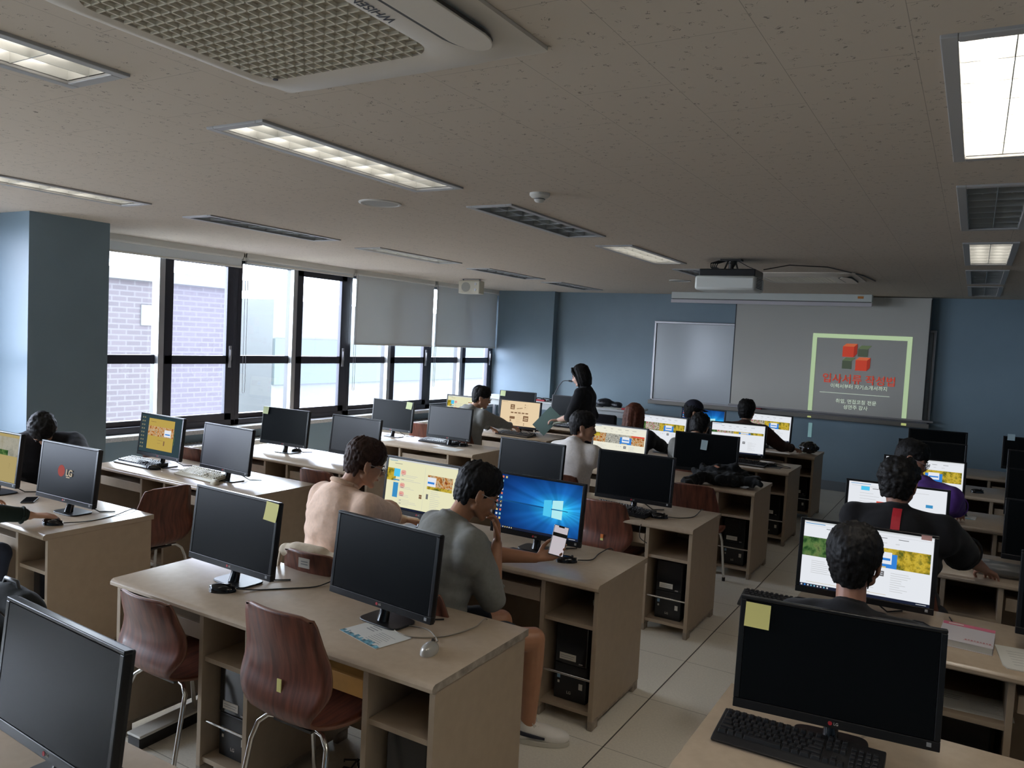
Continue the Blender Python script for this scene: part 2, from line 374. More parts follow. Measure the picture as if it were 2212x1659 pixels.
# ------------------------------------------------------------------ the room
def shell():
    # holes in the ceiling for the recessed light fittings
    global LIGHTS
    LIGHTS = []
    def grid(xc, ys, on, col):
        for y, s in zip(ys, on): LIGHTS.append((xc, y, s, col))
    grid(-5.025, [0.20, 1.98, 3.81, 5.70, 7.61, 9.43], ['on', 'on', 'off', 'dim', 'off', 'off'], 'window column')
    grid(-2.56, [0.20, 2.10, 3.96, 5.83, 7.70], ['on', 'on', 'off', 'on', 'off'], 'middle column')
    grid(0.03, [0.25, 2.17, 4.05, 6.01, 7.81, 9.50], ['hot', 'hot', 'off', 'on', 'off', 'off'], 'right column')
    W, Lh = 0.155, 1.36
    holes = [(x - W + .02, x + W - .02, y + .02, y + Lh - .02) for x, y, s, c in LIGHTS]
    xs = sorted({XW - 0.35, XR, *[h[0] for h in holes], *[h[1] for h in holes]}); ys = sorted({YB, YF + .1, *[h[2] for h in holes], *[h[3] for h in holes]})
    b = MB().m(M_CEIL)
    for i in range(len(xs) - 1):
        for j in range(len(ys) - 1):
            cx, cy = (xs[i] + xs[i + 1]) / 2, (ys[j] + ys[j + 1]) / 2
            if any(h[0] < cx < h[1] and h[2] < cy < h[3] for h in holes): continue
            b.quad((xs[i], ys[j], ZC), (xs[i], ys[j + 1], ZC), (xs[i + 1], ys[j + 1], ZC), (xs[i + 1], ys[j], ZC))
    bmesh.ops.remove_doubles(b.bm, verts=b.bm.verts[:], dist=1e-5)
    struct(b.build('ceiling'))
    struct(MB().m(M_DARKM).box(XW - .35, XR, YB, YF + .1, ZC + .25, ZC + .30).build('ceiling'))
    b = MB().m(M_FLOOR).box(XW - .35, XR, YB, YF + .1, -0.1, 0)
    struct(b.build('floor'))
    struct(MB().m(mat('dark_joint', (0.10, 0.09, 0.075), 0.8)).box(-1.353, -1.347, YB, YF, 0.0, 0.0012).build('trim_1'))
    # walls
    struct(MB().m(M_WALL).box(XW - .35, XR, YF, YF + .15, 0, ZC + .3).build('wall_front'))
    struct(MB().m(M_WALL).box(XR, XR + .15, YB, YF, 0, ZC + .3).build('wall_right'))
    struct(MB().m(M_WALL).box(XW - .35, XR, YB - .15, YB, 0, ZC + .3).build('wall_back'))
    b = MB().m(M_WALL)
    b.box(XW - .2, XW, YB, YF, 0, 0.69); b.box(XW - .2, XW, 11.3, YF, .69, ZC)
    b.box(XW - .2, XW, YB, -2.3, .69, ZC); b.box(XW - .2, XW, 3.1, 4.15, .69, ZC)
    struct(b.build('wall_left'))
    struct(MB().m(M_WHITE).box(XW - .2, XW, -2.3, 3.1, 2.6, ZC + .02).build('trim_4')); struct(MB().m(M_WHITE).box(XW - .2, XW, 4.15, 11.3, 2.6, ZC + .02).build('trim_5'))
    struct(MB().m(M_WALL).box(XW, -6.31, 3.30, 3.95, 0, ZC).build('wall_pillar_near'))
    struct(MB().m(M_WALL).box(XW, -5.94, 11.30, YF, 0, ZC).build('wall_pillar_far'))
    struct(MB().m(M_BASEB).box(-5.94, XR, YF - .015, YF, 0, .13).build('baseboard_front'))
    struct(MB().m(M_BASEB).box(-6.31, -6.295, 3.30, 3.95, 0, .1).build('baseboard_pillar'))
    struct(MB().m(M_BASEB).box(XW, XW + .012, 3.95, 11.3, 0, .1).build('baseboard_left'))
    # window sills
    struct(MB().m(M_STONE).box(XW - .22, XW + .07, 3.96, 11.3, .69, .735).build('trim_2', bevel=.004))
    struct(MB().m(M_STONE).box(XW - .22, XW + .07, -2.3, 3.29, .69, .735).build('trim_3', bevel=.004))
    # windows: pairs of a fixed and a sliding light
    n = 1
    for y0 in [4.15 + 1.788 * k for k in range(4)] + [-2.3 + 1.8 * k for k in range(3)]:
        y1 = y0 + 1.788; ym = y0 + 0.885
        xf = XW - .10
        w = MB().m(M_FRAME)
        w.box(xf - .10, xf + .02, y0, y0 + .055, .735, 2.6); w.box(xf - .10, xf + .02, y1 - .055, y1, .735, 2.6)
        w.box(xf - .10, xf + .02, y0, y1, .735, .80); w.box(xf - .10, xf + .02, y0, y1, 2.54, 2.6)
        w.box(xf - .10, xf - .03, y0, ym, 1.42, 1.51)               # mid rail of the fixed light
        w.box(xf - .10, xf - .03, y0 + .05, y0 + .09, .8, 2.55); w.box(xf - .10, xf - .03, ym - .07, ym + .02, .8, 2.55)
        w.box(xf - .10, xf - .03, y0, ym, .80, .855)
        frame = struct(w.build('window_%d' % n, bevel=.003))
        s = MB().m(M_FRAME)
        s.box(xf - .028, xf + .022, ym - .01, ym + .09, .80, 2.55); s.box(xf - .028, xf + .022, y1 - .145, y1 - .055, .80, 2.55)
        s.box(xf - .028, xf + .022, ym, y1 - .055, 1.42, 1.51); s.box(xf - .028, xf + .022, ym, y1 - .055, .80, .875); s.box(xf - .028, xf + .022, ym, y1 - .055, 2.48, 2.55)
        s.build('sliding_sash', frame, bevel=.003)
        MB().m(M_ALU).box(xf - .028, xf + .026, ym - .075, ym - .012, .80, 2.55).build('mullion_cover', frame)
        MB().m(M_GLASS).box(xf - .07, xf - .066, y0 + .08, ym - .05, .85, 2.55).build('pane', frame)
        MB().m(M_GLASSM).box(xf - .006, xf - .002, ym + .08, y1 - .14, .86, 2.5).build('pane', frame)
        h = MB().m(M_ALU).box(xf + .022, xf + .04, y1 - .115, y1 - .085, 1.38, 1.62).box(xf + .04, xf + .052, y1 - .11, y1 - .09, 1.46, 1.58)
        h.build('handle', frame, bevel=.002)
        n += 1
shell()

# ------------------------------------------------------------------ outside
def outside():
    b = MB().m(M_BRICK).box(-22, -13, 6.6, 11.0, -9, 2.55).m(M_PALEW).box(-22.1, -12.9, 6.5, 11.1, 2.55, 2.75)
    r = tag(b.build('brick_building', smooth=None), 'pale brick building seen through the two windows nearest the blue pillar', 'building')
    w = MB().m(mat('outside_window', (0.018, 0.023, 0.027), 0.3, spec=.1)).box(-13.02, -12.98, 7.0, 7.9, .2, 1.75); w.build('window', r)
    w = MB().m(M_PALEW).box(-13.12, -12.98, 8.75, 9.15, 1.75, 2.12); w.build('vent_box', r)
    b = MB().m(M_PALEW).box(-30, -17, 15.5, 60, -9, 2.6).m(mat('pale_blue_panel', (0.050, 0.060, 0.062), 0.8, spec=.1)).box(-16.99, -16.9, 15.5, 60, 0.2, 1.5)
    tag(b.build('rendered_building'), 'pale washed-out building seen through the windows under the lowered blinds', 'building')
    g = MB().m(mat('outdoor_ground', (0.22, 0.22, 0.215), 0.9)).box(-120, -7.4, -80, 120, -9.2, -9)
    struct(g.build('ground'))
outside()

# ------------------------------------------------------------------ blinds
def blind(y0, y1, zb, label, chain_y, chain_z, g='roller blinds at the windows'):
    t = thing('roller_blind', label, 'blind', (XW, (y0 + y1) / 2, 2.6), 0, g)
    h = (y1 - y0) / 2
    b = MB().m(M_BLIND)
    b.box(-.018, -.0165, -h + .03, h - .03, zb - 2.6, .0)
    b.build('fabric', t)
    MB().m(M_WHITE).box(-.026, -.008, -h + .03, h - .03, zb - 2.6 - .02, zb - 2.6).build('bottom_bar', t, bevel=.003)
    MB().m(M_WHITE).cyl((-.03, -h + .02, .0), (-.03, h - .02, .0), .024).box(-.06, .0, -h, -h + .015, -.035, .045).box(-.06, .0, h - .015, h, -.035, .045).build('roller', t, smooth=40)
    if chain_z:
        cy = chain_y - (y0 + y1) / 2; zz = chain_z - 2.6
        pts = [(.012, cy - .018, -.01)] + [(.012, cy - .018, zz + .02)] + [(.012, cy - .018 * math.cos(a), zz + .02 - .018 * math.sin(a)) for a in (.5, 1.0, 1.57, 2.1, 2.6)] + [(.012, cy + .018, zz + .02), (.012, cy + .018, -.01)]
        MB().m(M_ALU).tube(pts, .0028, 6).build('chain', t)
blind(4.00, 5.95, 2.50, 'grey roller blind almost fully raised, next to the blue pillar', 5.97, 1.10)
blind(5.96, 7.74, 2.56, 'fully raised roller blind above the second window bay from the pillar', 7.76, 1.07)
blind(7.75, 9.51, 1.69, 'half lowered grey roller blind left of the other lowered one', 9.53, 1.07)
blind(9.53, 11.30, 1.69, 'half lowered grey roller blind beside the far blue wall corner', 11.32, 1.15)

# fan coil units under the windows
def fancoil(y0, y1, label):
    t = thing('fan_coil_unit', label, 'heater', (XW + .13, (y0 + y1) / 2, 0), 0, 'heating cabinets below the windows')
    h = (y1 - y0) / 2
    MB().m(M_WHITE).box(-.13, .12, -h, h, .04, .60).build('cabinet', t, bevel=.01)
    g = MB().m(M_DARKM)
    k = int(h * 2 / .045)
    for i in range(2, k - 1): g.box(-.09, .08, -h + i * .045, -h + i * .045 + .018, .598, .604)
    g.build('grille', t)
    MB().m(M_BASEB).box(-.11, .10, -h + .02, h - .02, 0, .04).build('plinth', t)
fancoil(4.9, 6.4, 'white heating cabinet with slotted top under the window nearest the pillar')
fancoil(8.0, 9.6, 'white heating cabinet with slotted top under the lowered blinds')

# ------------------------------------------------------------------ ceiling lights
def light_fitting(state, label):
    W, Lh, D = .162, 1.36, .10
    t = thing('ceiling_light', label, 'light', (0, 0, ZC), 0, 'recessed fluorescent fittings in three rows')
    fm = mat('fitting_frame', (0.42, 0.41, 0.40), 0.4)
    fr = MB().m(fm)
    fw = .040
    fr.box(-W, -W + fw, 0, Lh, -.010, .006); fr.box(W - fw, W, 0, Lh, -.010, .006); fr.box(-W + fw, W - fw, 0, fw, -.010, .006); fr.box(-W + fw, W - fw, Lh - fw, Lh, -.010, .006)
    fr.build('frame', t, bevel=.003)
    pm = mat('fitting_reflector', (0.62, 0.62, 0.60), 0.3, 0.45)
    p = MB().m(pm)
    a, c = W - fw, Lh - fw
    p.quad((-a, fw, 0), (-a, c, 0), (-a, c, D), (-a, fw, D)); p.quad((a, fw, 0), (a, fw, D), (a, c, D), (a, c, 0))
    p.quad((-a, fw, 0), (-a, fw, D), (a, fw, D), (a, fw, 0)); p.quad((-a, c, 0), (a, c, 0), (a, c, D), (-a, c, D)); p.quad((-a, fw, D), (-a, c, D), (a, c, D), (a, fw, D))
    p.build('reflector', t)
    lm = mat('louvre_blade', (0.60, 0.60, 0.58), 0.28, 0.6)
    l = MB().m(lm)
    l.box(-.0015, .0015, fw, c, .0, .045)
    for k in range(1, 7):
        y = fw + (c - fw) * k / 7
        # scooped cross blades
        pts = [(-a, .0), (a, .0), (a, .055), (a * .5, .030), (0, .055), (-a * .5, .030), (-a, .055)]
        l.prism([(x, z) for x, z in pts], -.002, .002, Matrix.Translation((0, y, 0)) @ Matrix.Rotation(PI / 2, 4, 'X'))
    l.build('louvre', t)
    tm = {'on': emat('lamp_tube_on', (1.0, .94, .84), 5.0), 'dim': emat('lamp_tube_dim', (1, .97, .90), 2.6), 'hot': emat('lamp_tube_bright', (1, .93, .82), 32.0), 'off': mat('lamp_tube_off', (0.62, .62, .60), .3)}[state]
    for s in (-1, 1):
        MB().m(tm).cyl((s * a * .5, fw + .04, .065), (s * a * .5, c - .04, .065), .013, n=12).build('tube', t, smooth=60)
    return t
protos = {}
NM = ['nearest the camera', 'first in full view', 'next', 'middle', 'next to farthest', 'farthest']
LBL = {
 (-5.025, .20): 'recessed light at the back of the window side, out over the near left corner',
 (-5.025, 1.98): 'lit ceiling light cut by the left picture edge, just above the blue pillar',
 (-5.025, 3.81): 'unlit ceiling light in front of the first window bay, right of the blue pillar',
 (-5.025, 5.70): 'dimly lit ceiling light above the second window bay',
 (-5.025, 7.61): 'unlit ceiling light above the wall speaker beside the lowered blinds',
 (-5.025, 9.43): 'small unlit ceiling light nearest the far left corner of the room',
 (-2.56, .20): 'lit ceiling light at the upper left, partly hidden behind the big air conditioner',
 (-2.56, 2.10): 'long lit ceiling light right below the big air conditioner',
 (-2.56, 3.96): 'unlit ceiling light beside the smoke detector',
 (-2.56, 5.83): 'small brightly lit ceiling light left of the projector',
 (-2.56, 7.70): 'unlit ceiling light half hidden behind the projector',
 (.03, .25): 'lit ceiling light overhead at the right, behind the brightest one',
 (.03, 2.17): 'brightest ceiling light, large, at the right picture edge',
 (.03, 4.05): 'large unlit ceiling light just below the brightest one at the right',
 (.03, 6.01): 'lit ceiling light third down in the right-hand column',
 (.03, 7.81): 'unlit ceiling light fourth down in the right-hand column',
 (.03, 9.50): 'farthest unlit ceiling light of the right-hand column, above the projection screen'}
for x, y, s, c in LIGHTS:
    lb = LBL[(x, y)]
    if s not in protos:
        protos[s] = light_fitting(s, lb); protos[s].location = (x, y, ZC)
    else: dup(protos[s], (x, y, ZC), 0, lb)

# ------------------------------------------------------------------ ceiling air conditioners
M_AC = mat('ac_white_plastic', (0.66, 0.59, 0.50), 0.45)
def aircon(cx, cy, label, big):
    t = thing('air_conditioner', label, 'air conditioner', (cx, cy, ZC - .001), 0, 'ceiling cassette air conditioners')
    def rr(hx, hy, ox, r, n=8):
        P = []
        for sx, sy, a0 in ((1, 1, 0), (-1, 1, PI / 2), (-1, -1, PI), (1, -1, 1.5 * PI)):
            for k in range(n + 1):
                a = a0 + PI / 2 * k / n; P.append((ox + sx * (hx - r) + r * math.cos(a), sy * (hy - r) + r * math.sin(a)))
        return P
    b = MB().m(M_AC)
    # shallow tray-shaped panel: sharp square rim, a softly rounded centre that stands proud, grille opening
    levels = [(.487, .478, 0, .015, 0), (.487, .478, 0, .015, -.010), (.46, .455, -.02, .10, -.016), (.43, .43, -.02, .13, -.032), (.335, .335, -.085, .085, -.036), (.315, .315, -.085, .075, -.030), (.315, .315, -.085, .075, -.008)]
    rings = [[b.bm.verts.new((x, y, z)) for x, y in rr(hx, hy, ox, r)] for hx, hy, ox, r, z in levels]
    for i in range(len(rings) - 1):
        n = len(rings[i])
        for k in range(n): b._tag([b.bm.faces.new((rings[i][k], rings[i][(k + 1) % n], rings[i + 1][(k + 1) % n], rings[i + 1][k]))])
    b._tag([b.bm.faces.new(rings[-1])])
    b.build('panel', t, smooth=28)
    g = MB().m(mat('ac_grille', (0.74, 0.67, 0.54), 0.6)); q = .312; k = 17; ox = -.085
    for i in range(1, k):
        c = -q + 2 * q * i / k; e = max(0, abs(c) - (q - .07)); lim = q - .07 + math.sqrt(max(0, .07 ** 2 - e * e))
        g.box(ox + c - .0022, ox + c + .0022, -lim, lim, -.033, -.022); g.box(ox - lim, ox + lim, c - .0022, c + .0022, -.033, -.022)
    g.build('grille', t)
    MB().m(mat('ac_filter', (0.36, 0.31, 0.235), 0.9)).prism(rr(.314, .314, ox, .07), -.0245, -.0225).build('filter', t)
    def pill(w, l, ox_, n=10): return [(ox_ + w * math.cos(a), (l - w * 1.9) * (1 if math.sin(a) > 0 else -1) + w * 1.9 * math.sin(a)) for a in [2 * PI * (i + .5) / (2 * n) for i in range(2 * n)]]
    MB().m(M_DARKM).prism(pill(.064, .335, .375), -.0365, -.030).build('slot', t)
    MB().m(M_AC).prism(pill(.055, .330, .382), -.042, -.036).build('air_flap', t, bevel=.002)
    if big:
        M_ = Matrix(((0, -1, 0, .268), (-1, 0, 0, .02), (0, 0, -1, -.0372), (0, 0, 0, 1)))
        text_mesh('WHISEN', .040, M_DARKTXT, 'brand_mark', t, M_)
        MB().m(M_DARKTXT).cyl((-.36, .30, -.0335), (-.36, .30, -.0362), .008).build('indicator', t)
    return t
aircon(-1.53, 1.40, 'large ceiling air conditioner with square grille at the top of the picture', True)
aircon(-1.53, 8.50, 'far ceiling air conditioner behind the projector', False)

# speakers in the ceiling, smoke detector, speaker box
def ceil_speaker(x, y, label):
    t = thing('ceiling_speaker', label, 'speaker', (x, y, ZC), 0, 'round speakers in the ceiling')
    MB().m(M_WHITE).lathe([(.10, 0), (.13, 0), (.13, -.006), (.118, -.009), (.112, -.004), (.10, -.004)]).build('rim', t, smooth=40)
    MB().m(mat('speaker_mesh', (0.45, 0.44, 0.41), 0.7)).lathe([(.112, -.001), (.112, -.004), (.05, -.006), (.002, -.006)]).build('mesh_cover', t, smooth=50)
ceil_speaker(-3.20, 3.73, 'round ceiling speaker between the long lit light and the window lights')
ceil_speaker(-3.10, 9.08, 'round ceiling speaker far off, left of the projector')
t = thing('smoke_detector', 'small white smoke detector on the ceiling beside the unlit light', 'smoke detector', (-2.08, 3.72, ZC))
MB().m(M_WHITE).lathe([(.055, 0), (.055, -.012), (.045, -.022), (.03, -.026)]).build('base', t, smooth=40)
MB().m(M_WHITE).lathe([(.026, -.024), (.030, -.034), (.022, -.046), (.008, -.050)]).build('sensor_head', t, smooth=50)
MB().m(M_DARKM).lathe([(.031, -.030), (.031, -.033)]).build('vent_ring', t)
t = thing('hanging_speaker', 'white box speaker hanging from the ceiling before the lowered blinds', 'speaker', (-6.10, 9.1, ZC), math.radians(8))
MB().m(M_BEIGE).box(-.16, .16, -.08, .09, -.205, -.025).build('cabinet', t, bevel=.012)
MB().m(mat('speaker_face', (0.36, 0.35, 0.30), 0.7)).cyl((-.045, -.081, -.115), (-.045, -.086, -.115), .066).build('woofer_cover', t)
for zz in (-.07, -.15): MB().m(M_ALU).cyl((.10, -.081, zz), (.10, -.086, zz), .017, n=14).build('tweeter', t)
MB().m(M_ALU).box(-.13, -.125, -.02, .02, -.03, 0).box(.125, .13, -.02, .02, -.03, 0).box(-.13, .13, -.02, .02, -.004, 0).build('bracket', t)

# ------------------------------------------------------------------ projector
t = thing('projector', 'white ceiling projector with black top plate, hanging from a short mount', 'projector', (-1.90, 6.90, 2.37), math.radians(2))
b = MB().m(mat('projector_white', (0.70, 0.71, 0.66), 0.45)); b.box(-.27, .25, -.17, .20, 0, .125); b.build('body', t, bevel=.022, smooth=40)
MB().m(M_BLACK).box(-.24, .24, -.15, .19, .122, .185).build('top_plate', t, bevel=.008)
b = MB().m(M_DARKM)
for k in range(7):
    for q in (0, 1): b.box(.2495, .2535, -.12 + q * .12, -.02 + q * .12, .025 + k * .013, .031 + k * .013)
b.build('side_vent', t)
MB().m(M_BLACK).cyl((.05, .20, .07), (.05, .235, .07), .045).build('lens', t, smooth=40)
b = MB().m(M_DARKM).cyl((0, 0, .185), (0, 0, .26), .022).cyl((0, 0, .23), (.02, .02, .275), .03).box(-.09, .09, -.04, .05, .265, .28)
for s in (-1, 1): b.cyl((s * .06, 0, .185), (s * .03, .01, .27), .008)
b.build('mount', t, smooth=40)
for k in range(4): MB().m(M_BLACK).tube([(-.05 - .02 * k, .02, .27), (-.12 - .02 * k, .0, .245), (-.13 - .015 * k, -.01, .21), (-.09 - .02 * k, -.02, .187)], .006, 8).build('cable', t, smooth=60)
MB().m(M_BLACK).tube([(.05, .0, .27), (.14, .0, .22), (.22, .02, .187)], .003, 6).build('cable', t, smooth=60)
tag(MB().m(M_DARKM).tube([(-1.62, 6.9, 2.56), (-1.45, 7.1, 2.62), (-1.2, 7.5, 2.643), (-1.0, 8.3, 2.643), (-0.95, 8.9, 2.643)], .005, 6).build('projector_cable'), 'thin dark cable running along the ceiling away from the projector', 'cable')

# ------------------------------------------------------------------ front wall: whiteboard, screens, slide
t = thing('whiteboard', 'wide whiteboard with aluminium frame, its right part hidden by the screen', 'whiteboard', (-2.35, YF, 0))
MB().m(mat('whiteboard_surface', (0.50, 0.53, 0.55), 0.16, spec=0.7)).box(-1.87, 1.87, -.03, -.012, 1.05, 2.21).build('board', t)
MB().m(M_ALU).box(-1.9, 1.9, -.05, 0, 2.20, 2.235).box(-1.9, -1.865, -.05, 0, 1.02, 2.22).box(1.865, 1.9, -.05, 0, 1.02, 2.22).box(-1.9, 1.9, -.05, 0, 1.01, 1.05).build('frame', t, bevel=.006)
MB().m(mat('tray_brown', (0.20, 0.185, 0.165), 0.4, 0.3)).box(-1.9, 1.9, -.14, -.0, .975, 1.012).box(-1.9, 1.9, -.145, -.135, .98, 1.035).build('pen_tray', t, bevel=.004)
for i, (x, m_, l) in enumerate(((-2.95, M_RED, 'red whiteboard marker on the pen tray above the blue monitor'), (-3.35, M_BLACK, 'black whiteboard marker at the left of the pen tray'))):
    tag(MB().m(m_).cyl((x, YF - .10, 1.021), (x + .12, YF - .10, 1.021), .009, n=12).build('marker', smooth=50), l, 'marker')
tag(MB().m(M_RED).box(-2.72, -2.56, YF - .12, YF - .07, 1.012, 1.045).build('board_eraser', bevel=.004), 'red board eraser on the pen tray left of the screen edge', 'eraser')
t = thing('projection_screen', 'large lowered grey projection screen showing the title slide', 'screen', (-1.77, 11.30, 0))
MB().m(mat('screen_fabric', (0.52, 0.50, 0.45), 0.8)).box(-1.22, 1.24, -.002, .002, 1.075, 2.64).build('screen_fabric', t)
MB().m(M_BLACK).box(-1.235, -1.22, -.003, .003, 1.085, 2.62).box(1.235, 1.25, -.003, .003, 1.085, 2.62).build('black_border', t)
MB().m(M_ALU).cyl((-1.25, 0, 1.065), (1.36, 0, 1.065), .013).build('bottom_bar', t, smooth=40)
t = thing('screen_case', 'rolled up second projection screen in a long grey case below the ceiling', 'screen', (-2.52, 11.0, ZC))
MB().m(mat('case_grey', (0.60, 0.62, 0.58), 0.45)).box(-1.33, 1.33, -.06, .06, -.095, 0).build('case', t, bevel=.006)
MB().m(mat('case_strip', (0.56, 0.52, 0.54), 0.3)).box(-1.34, 1.33, -.035, -.02, -.155, -.105).build('bottom_strip', t, bevel=.003)
MB().m(mat('case_fabric', (0.12, 0.12, 0.11), 0.7)).box(-1.32, 1.32, -.03, -.02, -.11, -.09).build('rolled_fabric', t)
MB().m(mat('amber_sticker', (0.55, 0.20, 0.03), 0.5)).box(1.16, 1.23, -.0625, -.060, -.055, -.025).build('sticker', t)
# the slide thrown on the screen: glowing flat shapes stand in for the projector's light
def slide():
    t = thing('projected_slide', 'projected title slide with white frame, two red cubes and Korean text', 'projection', (-1.33, 11.296, 0))
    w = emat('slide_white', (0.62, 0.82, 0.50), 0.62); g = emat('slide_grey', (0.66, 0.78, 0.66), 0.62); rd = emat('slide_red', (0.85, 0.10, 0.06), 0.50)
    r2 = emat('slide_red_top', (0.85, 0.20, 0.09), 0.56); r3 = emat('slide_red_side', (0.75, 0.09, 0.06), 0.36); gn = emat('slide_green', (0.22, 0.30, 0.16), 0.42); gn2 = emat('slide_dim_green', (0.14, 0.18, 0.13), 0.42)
    x0, x1, zt = -.60, .615, 2.14
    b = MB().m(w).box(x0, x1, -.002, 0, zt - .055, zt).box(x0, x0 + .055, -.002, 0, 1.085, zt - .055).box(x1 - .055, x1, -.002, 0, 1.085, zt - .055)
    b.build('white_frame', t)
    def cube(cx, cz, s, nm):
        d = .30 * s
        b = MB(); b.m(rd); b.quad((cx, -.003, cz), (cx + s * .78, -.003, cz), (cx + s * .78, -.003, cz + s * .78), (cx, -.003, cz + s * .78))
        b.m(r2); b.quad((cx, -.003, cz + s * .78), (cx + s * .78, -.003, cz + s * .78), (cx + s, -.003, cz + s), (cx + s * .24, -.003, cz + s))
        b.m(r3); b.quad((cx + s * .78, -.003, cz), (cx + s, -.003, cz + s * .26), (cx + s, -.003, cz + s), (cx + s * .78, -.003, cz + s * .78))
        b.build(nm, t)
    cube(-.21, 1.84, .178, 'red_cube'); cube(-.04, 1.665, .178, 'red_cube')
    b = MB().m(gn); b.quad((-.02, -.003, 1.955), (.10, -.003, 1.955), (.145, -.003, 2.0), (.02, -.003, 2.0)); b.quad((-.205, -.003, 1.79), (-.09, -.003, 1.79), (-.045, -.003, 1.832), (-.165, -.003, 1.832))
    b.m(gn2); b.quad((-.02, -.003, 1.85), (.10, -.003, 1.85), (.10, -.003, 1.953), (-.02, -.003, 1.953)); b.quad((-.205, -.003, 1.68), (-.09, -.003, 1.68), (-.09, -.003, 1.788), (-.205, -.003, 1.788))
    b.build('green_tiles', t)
    def tx(s, size, m_, nm, x, z, bold=0.0): text_mesh(s, size, m_, nm, t, Matrix.Translation((x, -.003, z)) @ FRONT, .0003, bold=bold)
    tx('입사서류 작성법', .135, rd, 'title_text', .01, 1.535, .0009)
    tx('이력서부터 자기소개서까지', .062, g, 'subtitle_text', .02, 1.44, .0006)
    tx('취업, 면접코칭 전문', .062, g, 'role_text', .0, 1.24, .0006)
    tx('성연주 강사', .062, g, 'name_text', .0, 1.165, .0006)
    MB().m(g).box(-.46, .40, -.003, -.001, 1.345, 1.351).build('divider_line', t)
    # light spilling below the screen, painted as glowing strips on tray and wall
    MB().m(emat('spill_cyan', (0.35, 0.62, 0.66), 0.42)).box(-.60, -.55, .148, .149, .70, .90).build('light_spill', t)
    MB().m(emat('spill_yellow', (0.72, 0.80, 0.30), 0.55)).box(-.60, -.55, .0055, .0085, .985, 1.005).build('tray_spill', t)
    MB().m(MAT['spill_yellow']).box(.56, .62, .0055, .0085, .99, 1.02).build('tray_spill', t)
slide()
# ------------------------------------------------------------------ desks
DW = 1.76; DD = .64; DH = .72
def make_desk(label, orange=False, worn=False):
    t = thing('computer_desk', label, 'desk', (0, 0, 0), 0, 'two-seat computer desks in three blocks')
    # worktop with a rounded front lip (profile in y,z swept along x)
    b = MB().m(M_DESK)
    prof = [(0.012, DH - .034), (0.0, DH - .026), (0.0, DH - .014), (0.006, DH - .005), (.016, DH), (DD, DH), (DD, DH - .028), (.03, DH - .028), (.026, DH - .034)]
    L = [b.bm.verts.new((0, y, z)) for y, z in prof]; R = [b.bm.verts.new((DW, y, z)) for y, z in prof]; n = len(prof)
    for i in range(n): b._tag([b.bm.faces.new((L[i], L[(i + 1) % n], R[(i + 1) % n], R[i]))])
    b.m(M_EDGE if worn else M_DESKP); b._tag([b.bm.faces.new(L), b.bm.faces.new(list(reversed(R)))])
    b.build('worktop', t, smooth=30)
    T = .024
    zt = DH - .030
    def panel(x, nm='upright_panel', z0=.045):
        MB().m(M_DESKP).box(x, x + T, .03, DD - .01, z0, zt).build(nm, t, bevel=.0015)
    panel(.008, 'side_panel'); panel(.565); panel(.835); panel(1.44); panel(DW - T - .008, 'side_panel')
    for x0, x1 in ((.565 + T, .835), (1.44 + T, DW - T - .008)):
        MB().m(M_DESKP).box(x0, x1, .04, DD - .02, .488, .508).build('shelf', t, bevel=.001)
        MB().m(M_DESKP).box(x0, x1, .04, DD - .02, .065, .085).build('bottom_shelf', t, bevel=.001)
        MB().m(M_CHROME).cyl((x0 - .004, .05, .235), (x1 + .004, .05, .235), .006, n=10).build('retaining_bar', t, smooth=60)
    for i, (x0, x1) in enumerate(((.008 + T, .565), (.835 + T, 1.44))):
        m_ = M_ORANGE if (orange and i == 1) else M_DESKP
        MB().m(m_).box(x0 + .012, x1 - .012, .055, .40, .60, .615).box(x0 + .012, x1 - .012, .045, .063, .565, .632).build('keyboard_tray', t, bevel=.002)
    MB().m(M_DESKP).box(.03, DW - .03, DD - .035, DD - .018, .07, zt).build('back_panel', t)
    # little feet under the uprights
    for x in (.006, .563, .833, 1.438, DW - T - .010):
        b = MB().m(M_EDGE); b.box(x, x + T + .004, .03, .10, 0, .05); b.box(x, x + T + .004, DD - .09, DD - .02, 0, .05)
        b.box(x + .002, x + T + .002, .08, DD - .07, .030, .05)
        b.build('foot_rail', t, bevel=.004)
    return t
XL, XM, XRT = -5.86, -3.205, -0.64
ROWS = {'L': [(2.235, 'left front desk, cut by the left picture edge, where a hand uses a mouse'), (3.56, 'desk beside the dark side of the blue pillar with a beige keyboard on it'), (4.74, 'window-side desk whose monitor carries a sticky note at its upper left'), (6.27, 'window-side desk with a black keyboard and two loose white papers'), (7.78, 'window-side desk where the person in the grey hoodie works'), (9.12, 'farthest window-side desk, behind the cream-coloured monitor')],
        'M': [(.63, 'desk at the bottom left corner carrying the cropped tilted monitor'), (2.04, 'nearest full desk with worn chipboard edge, two dark monitors and a grey mouse'), (3.35, 'desk with the blue-screen monitor, where two people sit'), (4.78, 'desk with a dark monitor, a short black keyboard and an empty red chair'), (6.38, 'desk with a dark jacket heaped over its right end'), (7.71, 'desk with a black keyboard and mouse before the bright web page at its right'), (9.10, 'farthest desk of the middle block, with a black plastic bag on it')],
        'R': [(2.04, 'bottom right desk carrying the big dark monitor with a yellow sticky note'), (3.40, 'right-hand desk carrying the white and pink book'), (4.80, 'right-hand desk with the grey padded bag on its top'), (6.28, 'right-hand desk with a mouse lying on a white leaflet'), (7.72, 'right-hand desk behind the purple shirt, empty at its right'), (9.08, 'farthest right-hand desk, in the dark under the screen')]}
base = make_desk('x'); base2 = make_desk('y', True, True)
first = True; desks = {}
